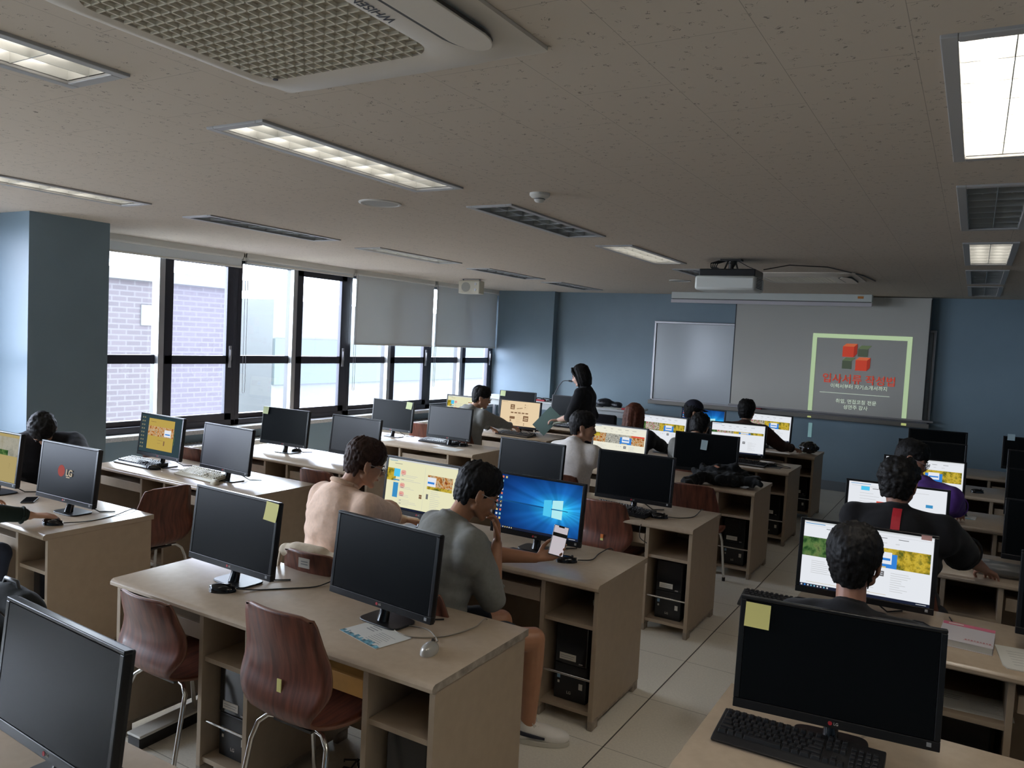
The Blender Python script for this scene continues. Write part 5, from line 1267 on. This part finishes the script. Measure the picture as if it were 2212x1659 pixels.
def head_shapes(b, c, R, s=1.0):
    T = lambda p: V(c) + R @ (V(p) * s)
    E_ = lambda p, r, rot=None: b.ell(T(p), (r[0] * s, r[1] * s, r[2] * s), (R @ rot) if rot is not None else R, 20, 14)
    E_((0, -.012, .032), (.074, .092, .086)); E_((0, .026, -.022), (.063, .062, .080)); E_((0, .030, -.062), (.047, .048, .045))
    b.cap(T((-.012, .068, -.093)), T((.012, .068, -.093)), .017 * s)
    b.cap(T((-.052, .002, -.058)), T((-.022, .055, -.088)), .020 * s, .016 * s); b.cap(T((.052, .002, -.058)), T((.022, .055, -.088)), .020 * s, .016 * s)
    b.cap(T((-.030, .070, .018)), T((.030, .070, .018)), .013 * s)
    b.cap(T((0, .080, .008)), T((0, .097, -.028)), .0085 * s, .0115 * s); b.ell(T((-.010, .090, -.031)), (.008 * s,) * 3); b.ell(T((.010, .090, -.031)), (.008 * s,) * 3)
    b.cap(T((-.034, .060, -.022)), T((-.040, .052, -.030)), .020 * s); b.cap(T((.034, .060, -.022)), T((.040, .052, -.030)), .020 * s)
    b.cap(T((-.014, .083, -.058)), T((.014, .083, -.058)), .0085 * s)
    for sx in (-1, 1):
        E_((sx * .078, -.006, -.008), (.008, .020, .032), Matrix.Rotation(sx * .35, 3, 'Z')); E_((sx * .083, -.012, .006), (.006, .016, .020), Matrix.Rotation(sx * .45, 3, 'Z')); E_((sx * .074, .002, -.034), (.007, .010, .012))
    return T
def hair_shapes(b, c, R, style, s=1.0, seed=1):
    T = lambda p: V(c) + R @ (V(p) * s); rnd = random.Random(seed)
    E_ = lambda p, r: b.ell(T(p), (r[0] * s, r[1] * s, r[2] * s), R, 20, 14)
    if style == 'bob' or style == 'long':
        E_((0, -.020, .045), (.086, .102, .090)); bot = -.135 if style == 'bob' else -.30
        wx = .088 if style == 'bob' else .085
        for k in range(46):
            az = rnd.uniform(-.62 * PI, .62 * PI) if style == 'bob' else rnd.uniform(-.60 * PI, .60 * PI)      # 0 = back
            x, y = math.sin(az), -math.cos(az); r1 = rnd.uniform(.94, 1.06)
            p0 = T((x * .03, y * .03 - .01, .125)); p1 = T((x * .075, -.015 + y * .088, .075)); p2 = T((x * wx * r1, -.015 + y * .096 * r1, .0)); p3 = T((x * wx * 1.05 * r1, -.012 + y * .092 * r1, bot * .5)); p4 = T((x * wx * .92 * r1, -.005 + y * .080 * r1, bot + rnd.uniform(-.012, .012)))
            b.tube([p0, p1, p2, p3, p4], [.012 * s, .018 * s, .019 * s, .018 * s, .010 * s], 8)
        E_((0, -.055, -.02), (.078, .062, .11))
        if style == 'bob':
            for sx in (-1, 1): b.tube([T((sx * .02, .06, .115)), T((sx * .065, .065, .07)), T((sx * .082, .045, .0)), T((sx * .080, .040, -.07)), T((sx * .072, .055, -.125))], [.012, .016, .015, .014, .007], 8)
        else: E_((0, -.06, -.16), (.082, .045, .12))
        return
    curly = style == 'curly'
    E_((0, -.020, .040), (.083, .098, .094) if not curly else (.088, .100, .096))
    E_((0, -.060, -.005), (.062, .045, .060))
    n = 190
    for k in range(n):
        az = rnd.uniform(-PI, PI); fx, fy = math.sin(az), math.cos(az)       # fy>0: front
        if fy > .45: rim = .052 + rnd.uniform(-.018, .012)
        elif fy > -.25: rim = .006 + (.035 if abs(fx) > .5 and fy > .1 else 0) + rnd.uniform(-.016, .010)
        else: rim = -.070 + rnd.uniform(-.012, .012)
        if style == 'fringe' and fy > .45: rim -= .016
        pts = []; rs = []
        N_ = 5
        crown = V((0.012, -.045, .135))
        th0 = rnd.uniform(.1, .9)
        for j in range(N_):
            u = th0 + (1 - th0) * j / (N_ - 1)
            z = .135 + (rim - .135) * (u ** 1.5)
            rz = max(0, 1 - ((z - .040) / .098) ** 2) ** .5 if z > .04 else 1 - .30 * min(1, (.04 - z) / .11) ** 1.5
            k_ = 1.02 + rnd.uniform(-.015, .055)
            x, y = fx * .082 * rz * k_, -.020 + fy * .098 * rz * k_
            if j == N_ - 1: x *= 1.02; y *= 1.0
            pts.append(T((x + (rnd.uniform(-.006, .006) if curly else 0), y + (rnd.uniform(-.006, .006) if curly else 0), z))); rs.append((.0092 - .0014 * j + (.002 if curly else 0)) * s)
        b.tube(pts, rs, 7)
    if curly:
        for k in range(90):
            a, z = rnd.uniform(-PI, PI), rnd.uniform(.0, .13); rz = max(.05, 1 - ((z - .04) / .10) ** 2) ** .5
            if math.cos(a) > .4 and z < .06: continue
            b.ell(T((math.sin(a) * .088 * rz, -.02 + math.cos(a) * .102 * rz, z)), (rnd.uniform(.010, .017) * s,) * 3, None, 8, 6)
def person(label, pelvis, yaw, neck, head, hyaw, hpitch, hroll, lh, rh, shirt, pants, hair='short', hm=None, skin=None, sleeve=.95, fine=.0085, seated=True, glasses=False, shorts=False, shw=.175, knee=None, foot=None, lpole=None, rpole=None, lhd=None, rhd=None, lcurl=.5, rcurl=.5, hood=False, collar=None, bulk=1.0, cap_=None, seed=1, lnr=None, rnr=None, feet=True, hs=1.0, hoodie_m=None, hem=.0, skirtlen=0, girth=1.0, shoe=None):
    skin = skin or M_SKIN; hm = hm or M_HAIR
    base = V((pelvis[0], pelvis[1], 0)); P = lambda p: V(p) - base
    t = thing('person', label, 'person', base)
    pel = P(pelvis); nk = P(neck); hd = P(head)
    f = V((-math.sin(yaw), math.cos(yaw), 0)); r = V((math.cos(yaw), math.sin(yaw), 0))
    sp = nk - pel; up = sp.normalized(); fw = (f - up * f.dot(up)).normalized()
    RB = Matrix((r, r.cross(up) * -1, up)).transposed() if False else Matrix((r, up.cross(r), up)).transposed()
    Rh = Rhead(hyaw, hpitch, hroll)
    sh = {}; el = {}; wr = {}
    L1, L2 = .285, .245
    for k, sx, hnd, pole in (('l', -1, lh, lpole), ('r', 1, rh, rpole)):
        sh[k] = nk + r * sx * shw - up * .055 + fw * .01
        po = P(pole) if pole is not None else sh[k] + r * sx * .15 - f * .12 - V((0, 0, .4))
        el[k], wr[k] = ik(sh[k], P(hnd), L1, L2, po)
    # legs
    hp = {}; kn = {}; an = {}; ft = {}
    for k, sx in (('l', -1), ('r', 1)):
        hp[k] = pel + r * sx * .09
        if seated:
            kn[k] = hp[k] + f * .41 + r * sx * .06 + V((0, 0, -.01)); an[k] = V((kn[k].x, kn[k].y, .085)) - f * .02; ft[k] = f
        else:
            kn[k] = hp[k] + V((0, 0, -.40)) + f * .02; an[k] = kn[k] + V((0, 0, -(kn[k].z - .08))); ft[k] = f
        if knee and k in knee: kn[k] = P(knee[k])
        if foot and k in foot: an[k] = P(foot[k][0]); ft[k] = V(foot[k][1]).normalized()
    # ---- body (one continuous skin surface)
    def torso(b, g, top=True):
        c = lambda u, fo=0: pel + sp * u + fw * fo
        R_ = RB
        q = bulk
        for u, w, d, fo in ((.0, .168, .130, 0), (.15, .158, .122, .0), (.30, .152, .118, .005), (.45, .158, .120, .0), (.60, .168, .122, -.005), (.74, .170, .115, -.010), (.86, .150, .092, -.014)):
            w_ = w * q * (girth if u < .4 else 1); b.ell(c(u, fo), (w_ + g, d * q * (girth if u < .4 else 1) + g, .095 + g), R_, 20, 12)
        b.cap(sh['l'], sh['r'], .056 * q + g)
        for k in 'lr':
            b.cap(sh[k] * .92 + nk * .08, nk - up * .012 - fw * .012, .050 * q + g, .042 + g); b.cap(sh[k] - up * .05, c(.62, -.01), .058 * q + g, .06)
        b.cap(c(.12, -.035), c(.80, -.030), .088 * q + g, .084 + g)
        for s_ in (-1, 1): b.cap(c(.15, -.03) + r * s_ * .06, c(.80, -.035) + r * s_ * .075, .082 * q + g, .072 + g)
    b = MB(); torso(b, -.014)
    head_shapes(b, hd, Rh, hs)
    b.cap(nk - up * .01, hd + Rh @ V((0, -.025, -.055)), .049, .049)
    b.cap(nk + fw * .01, hd + Rh @ V((0, .005, -.075)), .045, .036)
    for k in 'lr':
        b.cap(sh[k], el[k], .046, .038); b.cap(el[k], el[k].lerp(wr[k], .35), .038, .038); b.cap(el[k].lerp(wr[k], .35), wr[k], .038, .024)
        d = (lhd if k == 'l' else rhd); dd = V(d) if d is not None else (wr[k] - el[k]); nr = (lnr if k == 'l' else rnr)
        nrm = V(nr) if nr is not None else V((0, 0, 1))
        # thumb side: for a palm-down left hand the thumb points right
        hand(b, wr[k], dd, nrm, 1 if k == 'l' else -1, lcurl if k == 'l' else rcurl)
        b.cap(hp[k], kn[k], .072 * girth, .052); b.cap(kn[k], kn[k].lerp(an[k], .3), .052, .052); b.cap(kn[k].lerp(an[k], .3), an[k], .052, .036)
        b.cap(an[k], an[k] - V((0, 0, .03)), .034, .034); b.cap(an[k] - V((0, 0, .045)), an[k] + ft[k] * .11 - V((0, 0, .055)), .03, .026)
    body = remeshed(b, 'body', skin, fine * .62 if fine < .009 else .0072, 2, t)
    # ---- shirt
    sm = shirt
    b = MB(); torso(b, .016); b.cap(nk - up * .06 - fw * .005, nk + up * .004, .074, .064)
    for k in 'lr':
        if sleeve > .5:
            e2 = el[k].lerp(wr[k], min(1, (sleeve - .5) * 2)); b.cap(sh[k], el[k], .072 * bulk, .060 * bulk); b.cap(el[k], e2, .058 * bulk, .038 + .014 * (1 - sleeve))
        else:
            e2 = sh[k].lerp(el[k], sleeve * 2); b.cap(sh[k], e2, .072 * bulk, .074 * bulk)
    if hem: b.cap(pel - r * .09, pel + r * .09, .135 * girth, .135 * girth); 
    if hood:
        b.cap(nk - r * .055 - fw * .06 + up * .005, nk + r * .055 - fw * .06 + up * .005, .040); b.ell(nk - fw * .085 - up * .05, (.10, .05, .075), RB); b.cap(nk - r * .07 - fw * .02 + up * .01, nk - r * .05 + fw * .05 - up * .02, .024); b.cap(nk + r * .07 - fw * .02 + up * .01, nk + r * .05 + fw * .05 - up * .02, .024)
    else:
        # low collar band around the neck
        ring = [nk + up * .024 + (r * math.cos(a) * .059 + fw * math.sin(a) * .059) - up * .018 * math.sin(a) for a in [2 * PI * i / 14 for i in range(15)]]
        b.tube(ring, .0105, 8)
    so = remeshed(b, 'shirt', sm, fine, 9, t, disp=.022, dscale=.13)
    for k in 'lr':
        if sleeve <= .5: c_ = sh[k].lerp(el[k], sleeve * 2); ax = (el[k] - sh[k]).normalized(); rr_ = .078 * bulk
        else: c_ = el[k].lerp(wr[k], min(1, (sleeve - .5) * 2)) - (wr[k] - el[k]).normalized() * .004; ax = (wr[k] - el[k]).normalized(); rr_ = (.041 + .014 * (1 - sleeve))
        a1 = ax.cross(V((0, 0, 1)) if abs(ax.z) < .9 else V((1, 0, 0))).normalized(); a2 = ax.cross(a1)
        MB().m(sm).tube([c_ + a1 * math.cos(2 * PI * i / 18) * rr_ + a2 * math.sin(2 * PI * i / 18) * rr_ for i in range(19)], .0055 if sleeve <= .5 else .007, 8).build('sleeve_hem', so, smooth=80)
    if collar is not None:
        ring = [nk + up * .040 + (r * math.cos(a) * .064 + fw * math.sin(a) * .064) - up * .018 * math.sin(a) for a in [2 * PI * i / 14 for i in range(15)]]
        MB().m(collar).tube(ring, .013, 8).build('collar', t, smooth=80)
    # ---- trousers
    b = MB(); g = .010
    b.ell(pel - up * .02, (.172 * bulk * girth + g, .130 * girth + g, .115), RB, 20, 14); b.cap(hp['l'], hp['r'], .09 * girth)
    for k in 'lr':
        if shorts:
            m_ = hp[k].lerp(kn[k], .70); b.cap(hp[k], m_, .090, .086)
        else:
            b.cap(hp[k], kn[k], .088 * girth, .066); b.cap(kn[k], an[k] + V((0, 0, .01)), .064, .050)
    remeshed(b, 'shorts' if shorts else 'trousers', pants, max(fine, .010), 4, t, disp=.010, dscale=.08)
    # ---- shoes
    if feet:
        sh_m = shoe or mat('dark_shoe', (.03, .03, .032), .5)
        for k in 'lr':
            F = ft[k]; S = F.cross(V((0, 0, 1))).normalized(); o = V((an[k].x, an[k].y, 0)); b = MB()
            RS = Matrix((S, F, V((0, 0, 1)))).transposed()
            b.ell(o + F * .115 + V((0, 0, .038)), (.047, .085, .036), RS); b.ell(o - F * .02 + V((0, 0, .042)), (.040, .062, .042), RS); b.ell(o + F * .05 + V((0, 0, .048)), (.043, .095, .042), RS); b.cap(o + V((0, 0, .06)), o + V((0, 0, .088)) - F * .008, .042, .041)
            so_ = remeshed(b, 'shoe', sh_m, .007, 3, t)
            for v in so_.data.vertices: v.co.z = max(v.co.z, .004)
            pts = []
            for i in range(20):
                a = 2 * PI * i / 20; pts.append((.049 * math.cos(a) * (1 + .06 * math.sin(a)), .060 + .138 * math.sin(a)))
            M2 = Matrix.Translation(o) @ RS.to_4x4()
            MB().m(mat('shoe_sole', (.60, .57, .50), .6) if shoe else sh_m).prism(pts, 0, .024, M2).build('sole', so_, bevel=.004)
            if shoe:
                b = MB().m(mat('navy_stripe', (.012, .014, .03), .5))
                for sx in (-1, 1):
                    c_ = [(sx * .0415, -.060, .056), (sx * .0425, -.02, .046), (sx * .0445, .03, .040), (sx * .0445, .085, .036)]
                    for w_ in range(4): b.tube([(M2 @ V((x, y, z + .005 * w_ * (1 - .2 * i)))) for i, (x, y, z) in enumerate(c_)], [.003, .004, .0042, .003], 6)
                b.build('side_stripe', so_, smooth=80)
                b = MB().m(M_WHITE)
                for j in range(5): b.tube([M2 @ V((-.022, .03 + .018 * j, .086 - .0045 * j)), M2 @ V((.022, .035 + .018 * j, .086 - .0045 * j))], .0032, 6)
                for sx in (-1, 1): b.tube([M2 @ V((0, .03, .09)), M2 @ V((sx * .03, .02, .105)), M2 @ V((sx * .045, .035, .09)), M2 @ V((sx * .02, .04, .085))], .0026, 6)
                b.build('laces', so_, smooth=80)
    # ---- hair, face details
    b = MB(); hair_shapes(b, hd, Rh, hair, hs, seed)
    remeshed(b, 'hair', hm, .0048 if fine < .009 else .007, 1, t, disp=.007, dscale=.014)
    T = lambda p: hd + Rh @ (V(p) * hs)
    for sx in (-1, 1):
        MB().m(M_EYE).ell(T((sx * .030, .0835, .000)), (.0115 * hs, .006 * hs, .0042 * hs), Rh, 10, 8).build('eye', t, smooth=180)
        MB().m(hm).tube([T((sx * .014, .086, .020)), T((sx * .032, .084, .024)), T((sx * .047, .074, .019))], [.003, .0035, .002], 6).build('eyebrow', t, smooth=180)
    MB().m(M_LIP).tube([T((-.022, .086, -.058)), T((0, .0935, -.0565)), T((.022, .086, -.058))], [.002, .0055, .002], 8).build('lips', t, smooth=180)
    if glasses:
        b = MB().m(M_ALU)
        for sx in (-1, 1):
            b.tube([T((sx * .034 + .023 * math.cos(a), .100, .000 + .019 * math.sin(a))) for a in [2 * PI * i / 16 for i in range(17)]], .0017, 6); b.tube([T((sx * .057, .100, .006)), T((sx * .080, .05, .008)), T((sx * .084, -.010, .006))], .0018, 6)
        b.tube([T((-.011, .101, .004)), T((0, .104, .006)), T((.011, .101, .004))], .0016, 6); b.build('glasses', t, smooth=80)
    if cap_:
        b = MB().m(cap_)
        b.ell(T((0, -.018, .060)), (.090, .106, .086), Rh, 24, 14)
        g = b.bm; Ri = Rh.inverted()
        kill = [v for v in g.verts if (Ri @ (v.co - hd)).z < .050]; bmesh.ops.delete(g, geom=kill, context='VERTS')
        cp = b.build('cap', t, smooth=180); sm_ = cp.modifiers.new('s', 'SOLIDIFY'); sm_.thickness = .003
        br = MB().m(cap_); n = 9; rows = []
        for j in range(4):
            row = []
            for i in range(n + 1):
                u = -1 + 2 * i / n; rad = .0 + j / 3
                row.append(br.bm.verts.new(T((u * .068 * (1 - .12 * rad), .072 + rad * .075 * (1 - .35 * u * u) - .02 * u * u, .056 - .012 * u * u - .014 * rad))))
            rows.append(row)
        for j in range(3):
            for i in range(n): br._tag([br.bm.faces.new((rows[j][i], rows[j][i + 1], rows[j + 1][i + 1], rows[j + 1][i]))])
        q = br.build('cap_brim', cp, smooth=180); s2 = q.modifiers.new('s', 'SOLIDIFY'); s2.thickness = .003
    return dict(t=t, nk=nk, sh=sh, el=el, wr=wr, hd=hd, Rh=Rh, f=f, r=r, up=up, fw=fw, base=base, T=T, an=an)
D = math.radians
TR_D = cloth('dark_trousers', (.020, .020, .024)); TR_J = cloth('blue_jeans', (.035, .045, .075))
BLK = cloth('black', (.010, .010, .012), .35)
# person in beige
person('person with brown hair and glasses in a plain beige shirt, seen from behind', (-2.72, 2.90, .53), D(-12), (-2.72, 2.98, 1.045), (-2.655, 3.07, 1.185), D(-38), D(22), 0,
       (-2.98, 3.38, .77), (-2.70, 3.50, .80), cloth('beige', (.86, .62, .48), .5), TR_D, hair='fringe', hm=M_HAIRB, sleeve=.47, fine=.0085, glasses=True, shw=.185, bulk=1.10, rhd=(.5, .6, -.1), seed=3, collar=cloth('beige_rib', (.70, .49, .35)))
# person in grey with the phone
pg = person('person in a grey sweatshirt and black shorts, chin on hand, holding a phone', (-2.00, 2.74, .53), D(-28), (-1.955, 2.86, 1.03), (-1.885, 2.955, 1.165), D(-48), D(28), D(0),
       (-1.72, 3.22, .835), (-1.805, 3.00, .935), cloth('grey_marl', (.25, .25, .23), .45), cloth('black_shorts', (.008, .008, .009)), hair='fringe', hm=M_HAIR, sleeve=.62, fine=.0085, glasses=True,
       shorts=True, shw=.185, bulk=1.08, rpole=(-1.66, 2.70, .35), lpole=(-1.95, 3.3, .60), knee={'r': (-1.60, 3.02, .535), 'l': (-1.83, 3.12, .535)}, foot={'r': ((-1.665, 3.13, .085), (.86, .35, 0)), 'l': ((-1.95, 3.35, .085), (.3, .9, 0))},
       rhd=(-.12, .12, .95), rnr=(.6, .7, .1), rcurl=.75, lhd=(.75, .35, .25), lnr=(.25, .6, -.75), lcurl=.35, seed=5, shoe=mat('white_leather', (.88, .85, .80), .45), skin=mat('tanned_skin', (.46, .22, .12), .45, noise=.06, nscale=18))
ph = phone((-1.625, 3.265, .925), (D(62), D(6), D(-38)), 'lit smartphone held up by the person in the grey sweatshirt', emat('phone_page', (.62, .56, .60), .85))
ph.rotation_euler = Euler((D(58), D(12), D(28)))
b = MB().m(mat('pale_print', (.45, .5, .52), .6)); 
# white t-shirt
person('person in a white t-shirt with black hair, face turned to the right', (-2.74, 5.62, .53), D(-8), (-2.73, 5.68, 1.04), (-2.69, 5.75, 1.175), D(-72), D(6), 0, (-2.95, 6.15, .77), (-2.45, 6.2, .77), cloth('white', (.80, .75, .70), .4), TR_D, hair='fringe', sleeve=.40, fine=.012, bulk=1.0, seed=8)
# long hair
person('person with long straight reddish-brown hair and a black top, from behind', (-2.86, 7.2, .53), D(-5), (-2.87, 7.27, 1.02), (-2.88, 7.33, 1.15), D(-8), D(8), 0, (-3.05, 7.7, .77), (-2.62, 7.78, .77), BLK, TR_D, hair='long', hm=M_HAIRR, sleeve=.95, fine=.012, seed=9)
# cap
person('person in a dark navy cap facing right, in front of the far blue monitor', (-2.66, 8.42, .53), D(-20), (-2.66, 8.46, 1.02), (-2.645, 8.52, 1.14), D(-70), D(8), 0, (-2.8, 8.9, .78), (-2.45, 8.95, .78), cloth('dark_grey', (.045, .045, .05)), TR_D, hair='short', sleeve=.95, fine=.012, cap_=mat('navy_cotton', (.012, .013, .028), .8), seed=10)
# bowed head before middle web page
person('person with black hair and pale collar, head bowed behind the black monitor', (-2.24, 7.15, .53), D(0), (-2.24, 7.26, .985), (-2.225, 7.36, 1.095), D(-6), D(34), 0, (-2.45, 7.65, .77), (-2.0, 7.65, .77), cloth('pale_grey', (.30, .29, .27)), TR_D, hair='curly', sleeve=.9, fine=.012, collar=cloth('pale_collar', (.55, .53, .48)), seed=11)
# brown sweater
person('person with thick black hair in a brown sweater, arm stretched out to the right', (-2.13, 8.66, .53), D(-8), (-2.13, 8.74, 1.04), (-2.14, 8.80, 1.185), D(-3), D(4), 0, (-2.35, 9.15, .77), (-1.68, 9.12, .79), cloth('brown_knit', (.070, .030, .022), .5), TR_D, hair='curly', sleeve=.92, fine=.012, shw=.20, bulk=1.15, rpole=(-1.65, 8.7, .55), seed=12)
# grey hoodie
person('person with black hair and glasses in a grey hoodie using a mouse', (-4.80, 7.16, .53), D(-15), (-4.76, 7.24, 1.05), (-4.685, 7.31, 1.185), D(-62), D(14), 0, (-4.85, 7.85, .77), (-4.485, 7.93, .785), cloth('grey_hoodie', (.25, .25, .235), .35), TR_D, hair='fringe', sleeve=.93, fine=.011, glasses=True, hood=True, bulk=1.08, rpole=(-4.3, 7.3, .5), seed=13, rhd=(.25, .9, -.25))
# standing person
pt = person('standing person with a black bob and black blouse, looking down at a green folder', (-3.80, 8.12, .87), D(100), (-3.82, 8.11, 1.335), (-3.87, 8.09, 1.475), D(112), D(22), 0, (-4.06, 7.98, .955), (-3.98, 8.20, .93), BLK, BLK, hair='bob', skin=M_SKINL, sleeve=.60, fine=.009, seated=False, shw=.165, bulk=.95, lpole=(-3.75, 7.75, .95), rpole=(-3.6, 8.35, .9), lhd=(-.8, -.25, -.1), rhd=(-.7, -.6, 0), rnr=(0, 0, -1), lcurl=.9, rcurl=.4, girth=.9, seed=14)
t = thing('folder', 'dark green folder held out by the standing person', 'folder', (-4.22, 8.0, .925)); t.rotation_euler = (D(62), D(32), D(-12))
MB().m(mat('green_card', (.055, .105, .085), .5)).box(-.105, .105, -.15, .15, -.002, 0).build('cover', t); MB().m(M_PAPER).box(-.10, .10, -.145, .145, -.0035, -.002).build('inner_sheet', t)
t = thing('paper_stack', 'stack of pale papers on the other hand of the standing person', 'paper', (-4.0, 8.05, .96)); t.rotation_euler = (D(18), D(-14), D(20))
for k in range(4): MB().m(mat('pale_green_paper', (.50, .56, .46), .7) if k % 2 else M_PAPER).box(-.15 + .005 * k, .10 + .006 * k, -.10, .10, .005 * k, .005 * k + .003).build('sheet', t)
# broad person, black with a red stripe
pb = person('broad person in a black t-shirt with a red stripe down the back', (-.26, 4.26, .53), D(-4), (-.275, 4.33, 1.095), (-.285, 4.385, 1.235), D(-14), D(10), 0, (-.50, 4.85, .77), (.12, 4.74, .79), cloth('black_tee', (.010, .010, .012), .3), TR_D, hair='curly', sleeve=.42, fine=.0085, shw=.195, bulk=1.15, girth=1.1, rpole=(.10, 4.0, .4), seed=15, hs=1.0, skin=mat('warm_skin', (.42, .20, .13), .5))
c = MB().m(mat('red_tape', (.50, .015, .03), .6))
pts = []
for k in range(8):
    u = k / 7; z = 1.125 - .115 * u; pts.append(z)
sh_o = [o for o in pb['t'].children if o.name.startswith('shirt')][0]
# lay the stripe on the shirt's back by casting rays on it
bpy.context.view_layer.update()
def back_pt(o, x, z, base):
    ok, loc, nrm, i = o.ray_cast(V((x, -1.0, z)) - V((base.x, base.y, 0)) + V((0, base.y, 0)), V((0, 1, 0)))
    return loc if ok else None
rows = []
for z in pts:
    rr = []
    for x in (-.305, -.285, -.265):
        ok, loc, nrm, i = sh_o.ray_cast(V((x + .01 - pb['base'].x, -1.0, z)), V((0, 1, 0)))
        rr.append(c.bm.verts.new(loc + nrm * .002) if ok else None)
    rows.append(rr)
for k in range(len(rows) - 1):
    for i in range(2):
        q = (rows[k][i], rows[k][i + 1], rows[k + 1][i + 1], rows[k + 1][i])
        if all(v is not None for v in q): c._tag([c.bm.faces.new(q)])
o = c.build('red_stripe', pb['t']); s_ = o.modifiers.new('s', 'SOLIDIFY'); s_.thickness = .002; s_.offset = 1
# purple shirt
person('person with black hair and dark glasses in a purple shirt, leaning over to the right', (-.30, 5.78, .53), D(-15), (-.235, 5.88, 1.035), (-.315, 5.93, 1.185), D(-98), D(22), D(-8), (-.45, 6.35, .77), (-.02, 6.40, .77), cloth('purple', (.13, .055, .30), .4), TR_D, hair='fringe', sleeve=.42, fine=.011, glasses=True, seed=16, skin=MAT['warm_skin'])
# front person
person('person in black whose head shows right above the big dark monitor', (-.32, 2.84, .50), D(0), (-.305, 2.88, .985), (-.31, 2.945, 1.155), D(-6), D(2), 0, (-.52, 3.42, .77), (-.08, 3.42, .77), cloth('black_tee', (0, 0, 0)), TR_D, hair='short', sleeve=.40, fine=.0085, seed=17, hs=1.0, skin=MAT['warm_skin'])
# lowered head by the pillar
person('person in black with lowered head beside the blue pillar, looking at a phone', (-5.88, 3.20, .53), D(-112), (-5.75, 3.12, .985), (-5.665, 3.075, 1.045), D(-125), D(72), 0, (-5.02, 3.05, .60), (-5.75, 2.86, .80), BLK, TR_D, hair='fringe', sleeve=.46, fine=.0095, shw=.20, bulk=1.15, seed=18, rhd=(.6, -.5, .1), rnr=(-.3, .2, -.8), lhd=(.6, -.1, -.6), lpole=(-5.3, 3.6, 1.1), rpole=(-6.1, 2.7, .6))
phone((-5.66, 2.80, .835), (D(20), 0, D(60)), 'dark phone in the hand of the person with lowered head', M_BLACKG)
# cropped person at the left edge
person('mostly cropped person at the left picture edge, a hand on the mouse and dark jeans', (-4.66, 1.74, .53), D(5), (-4.66, 1.84, 1.05), (-4.66, 1.92, 1.19), D(10), D(12), 0, (-4.90, 2.30, .775), (-4.34, 2.295, .775), cloth('dark_green', (.012, .022, .018)), TR_J, hair='short', sleeve=.93, fine=.0095, seed=19, rhd=(.42, .9, -.1), lhd=(.0, 1, -.1), knee={'r': (-4.50, 2.22, .55), 'l': (-4.85, 2.2, .55)}, rnr=(.05, 0, 1), rcurl=.42)
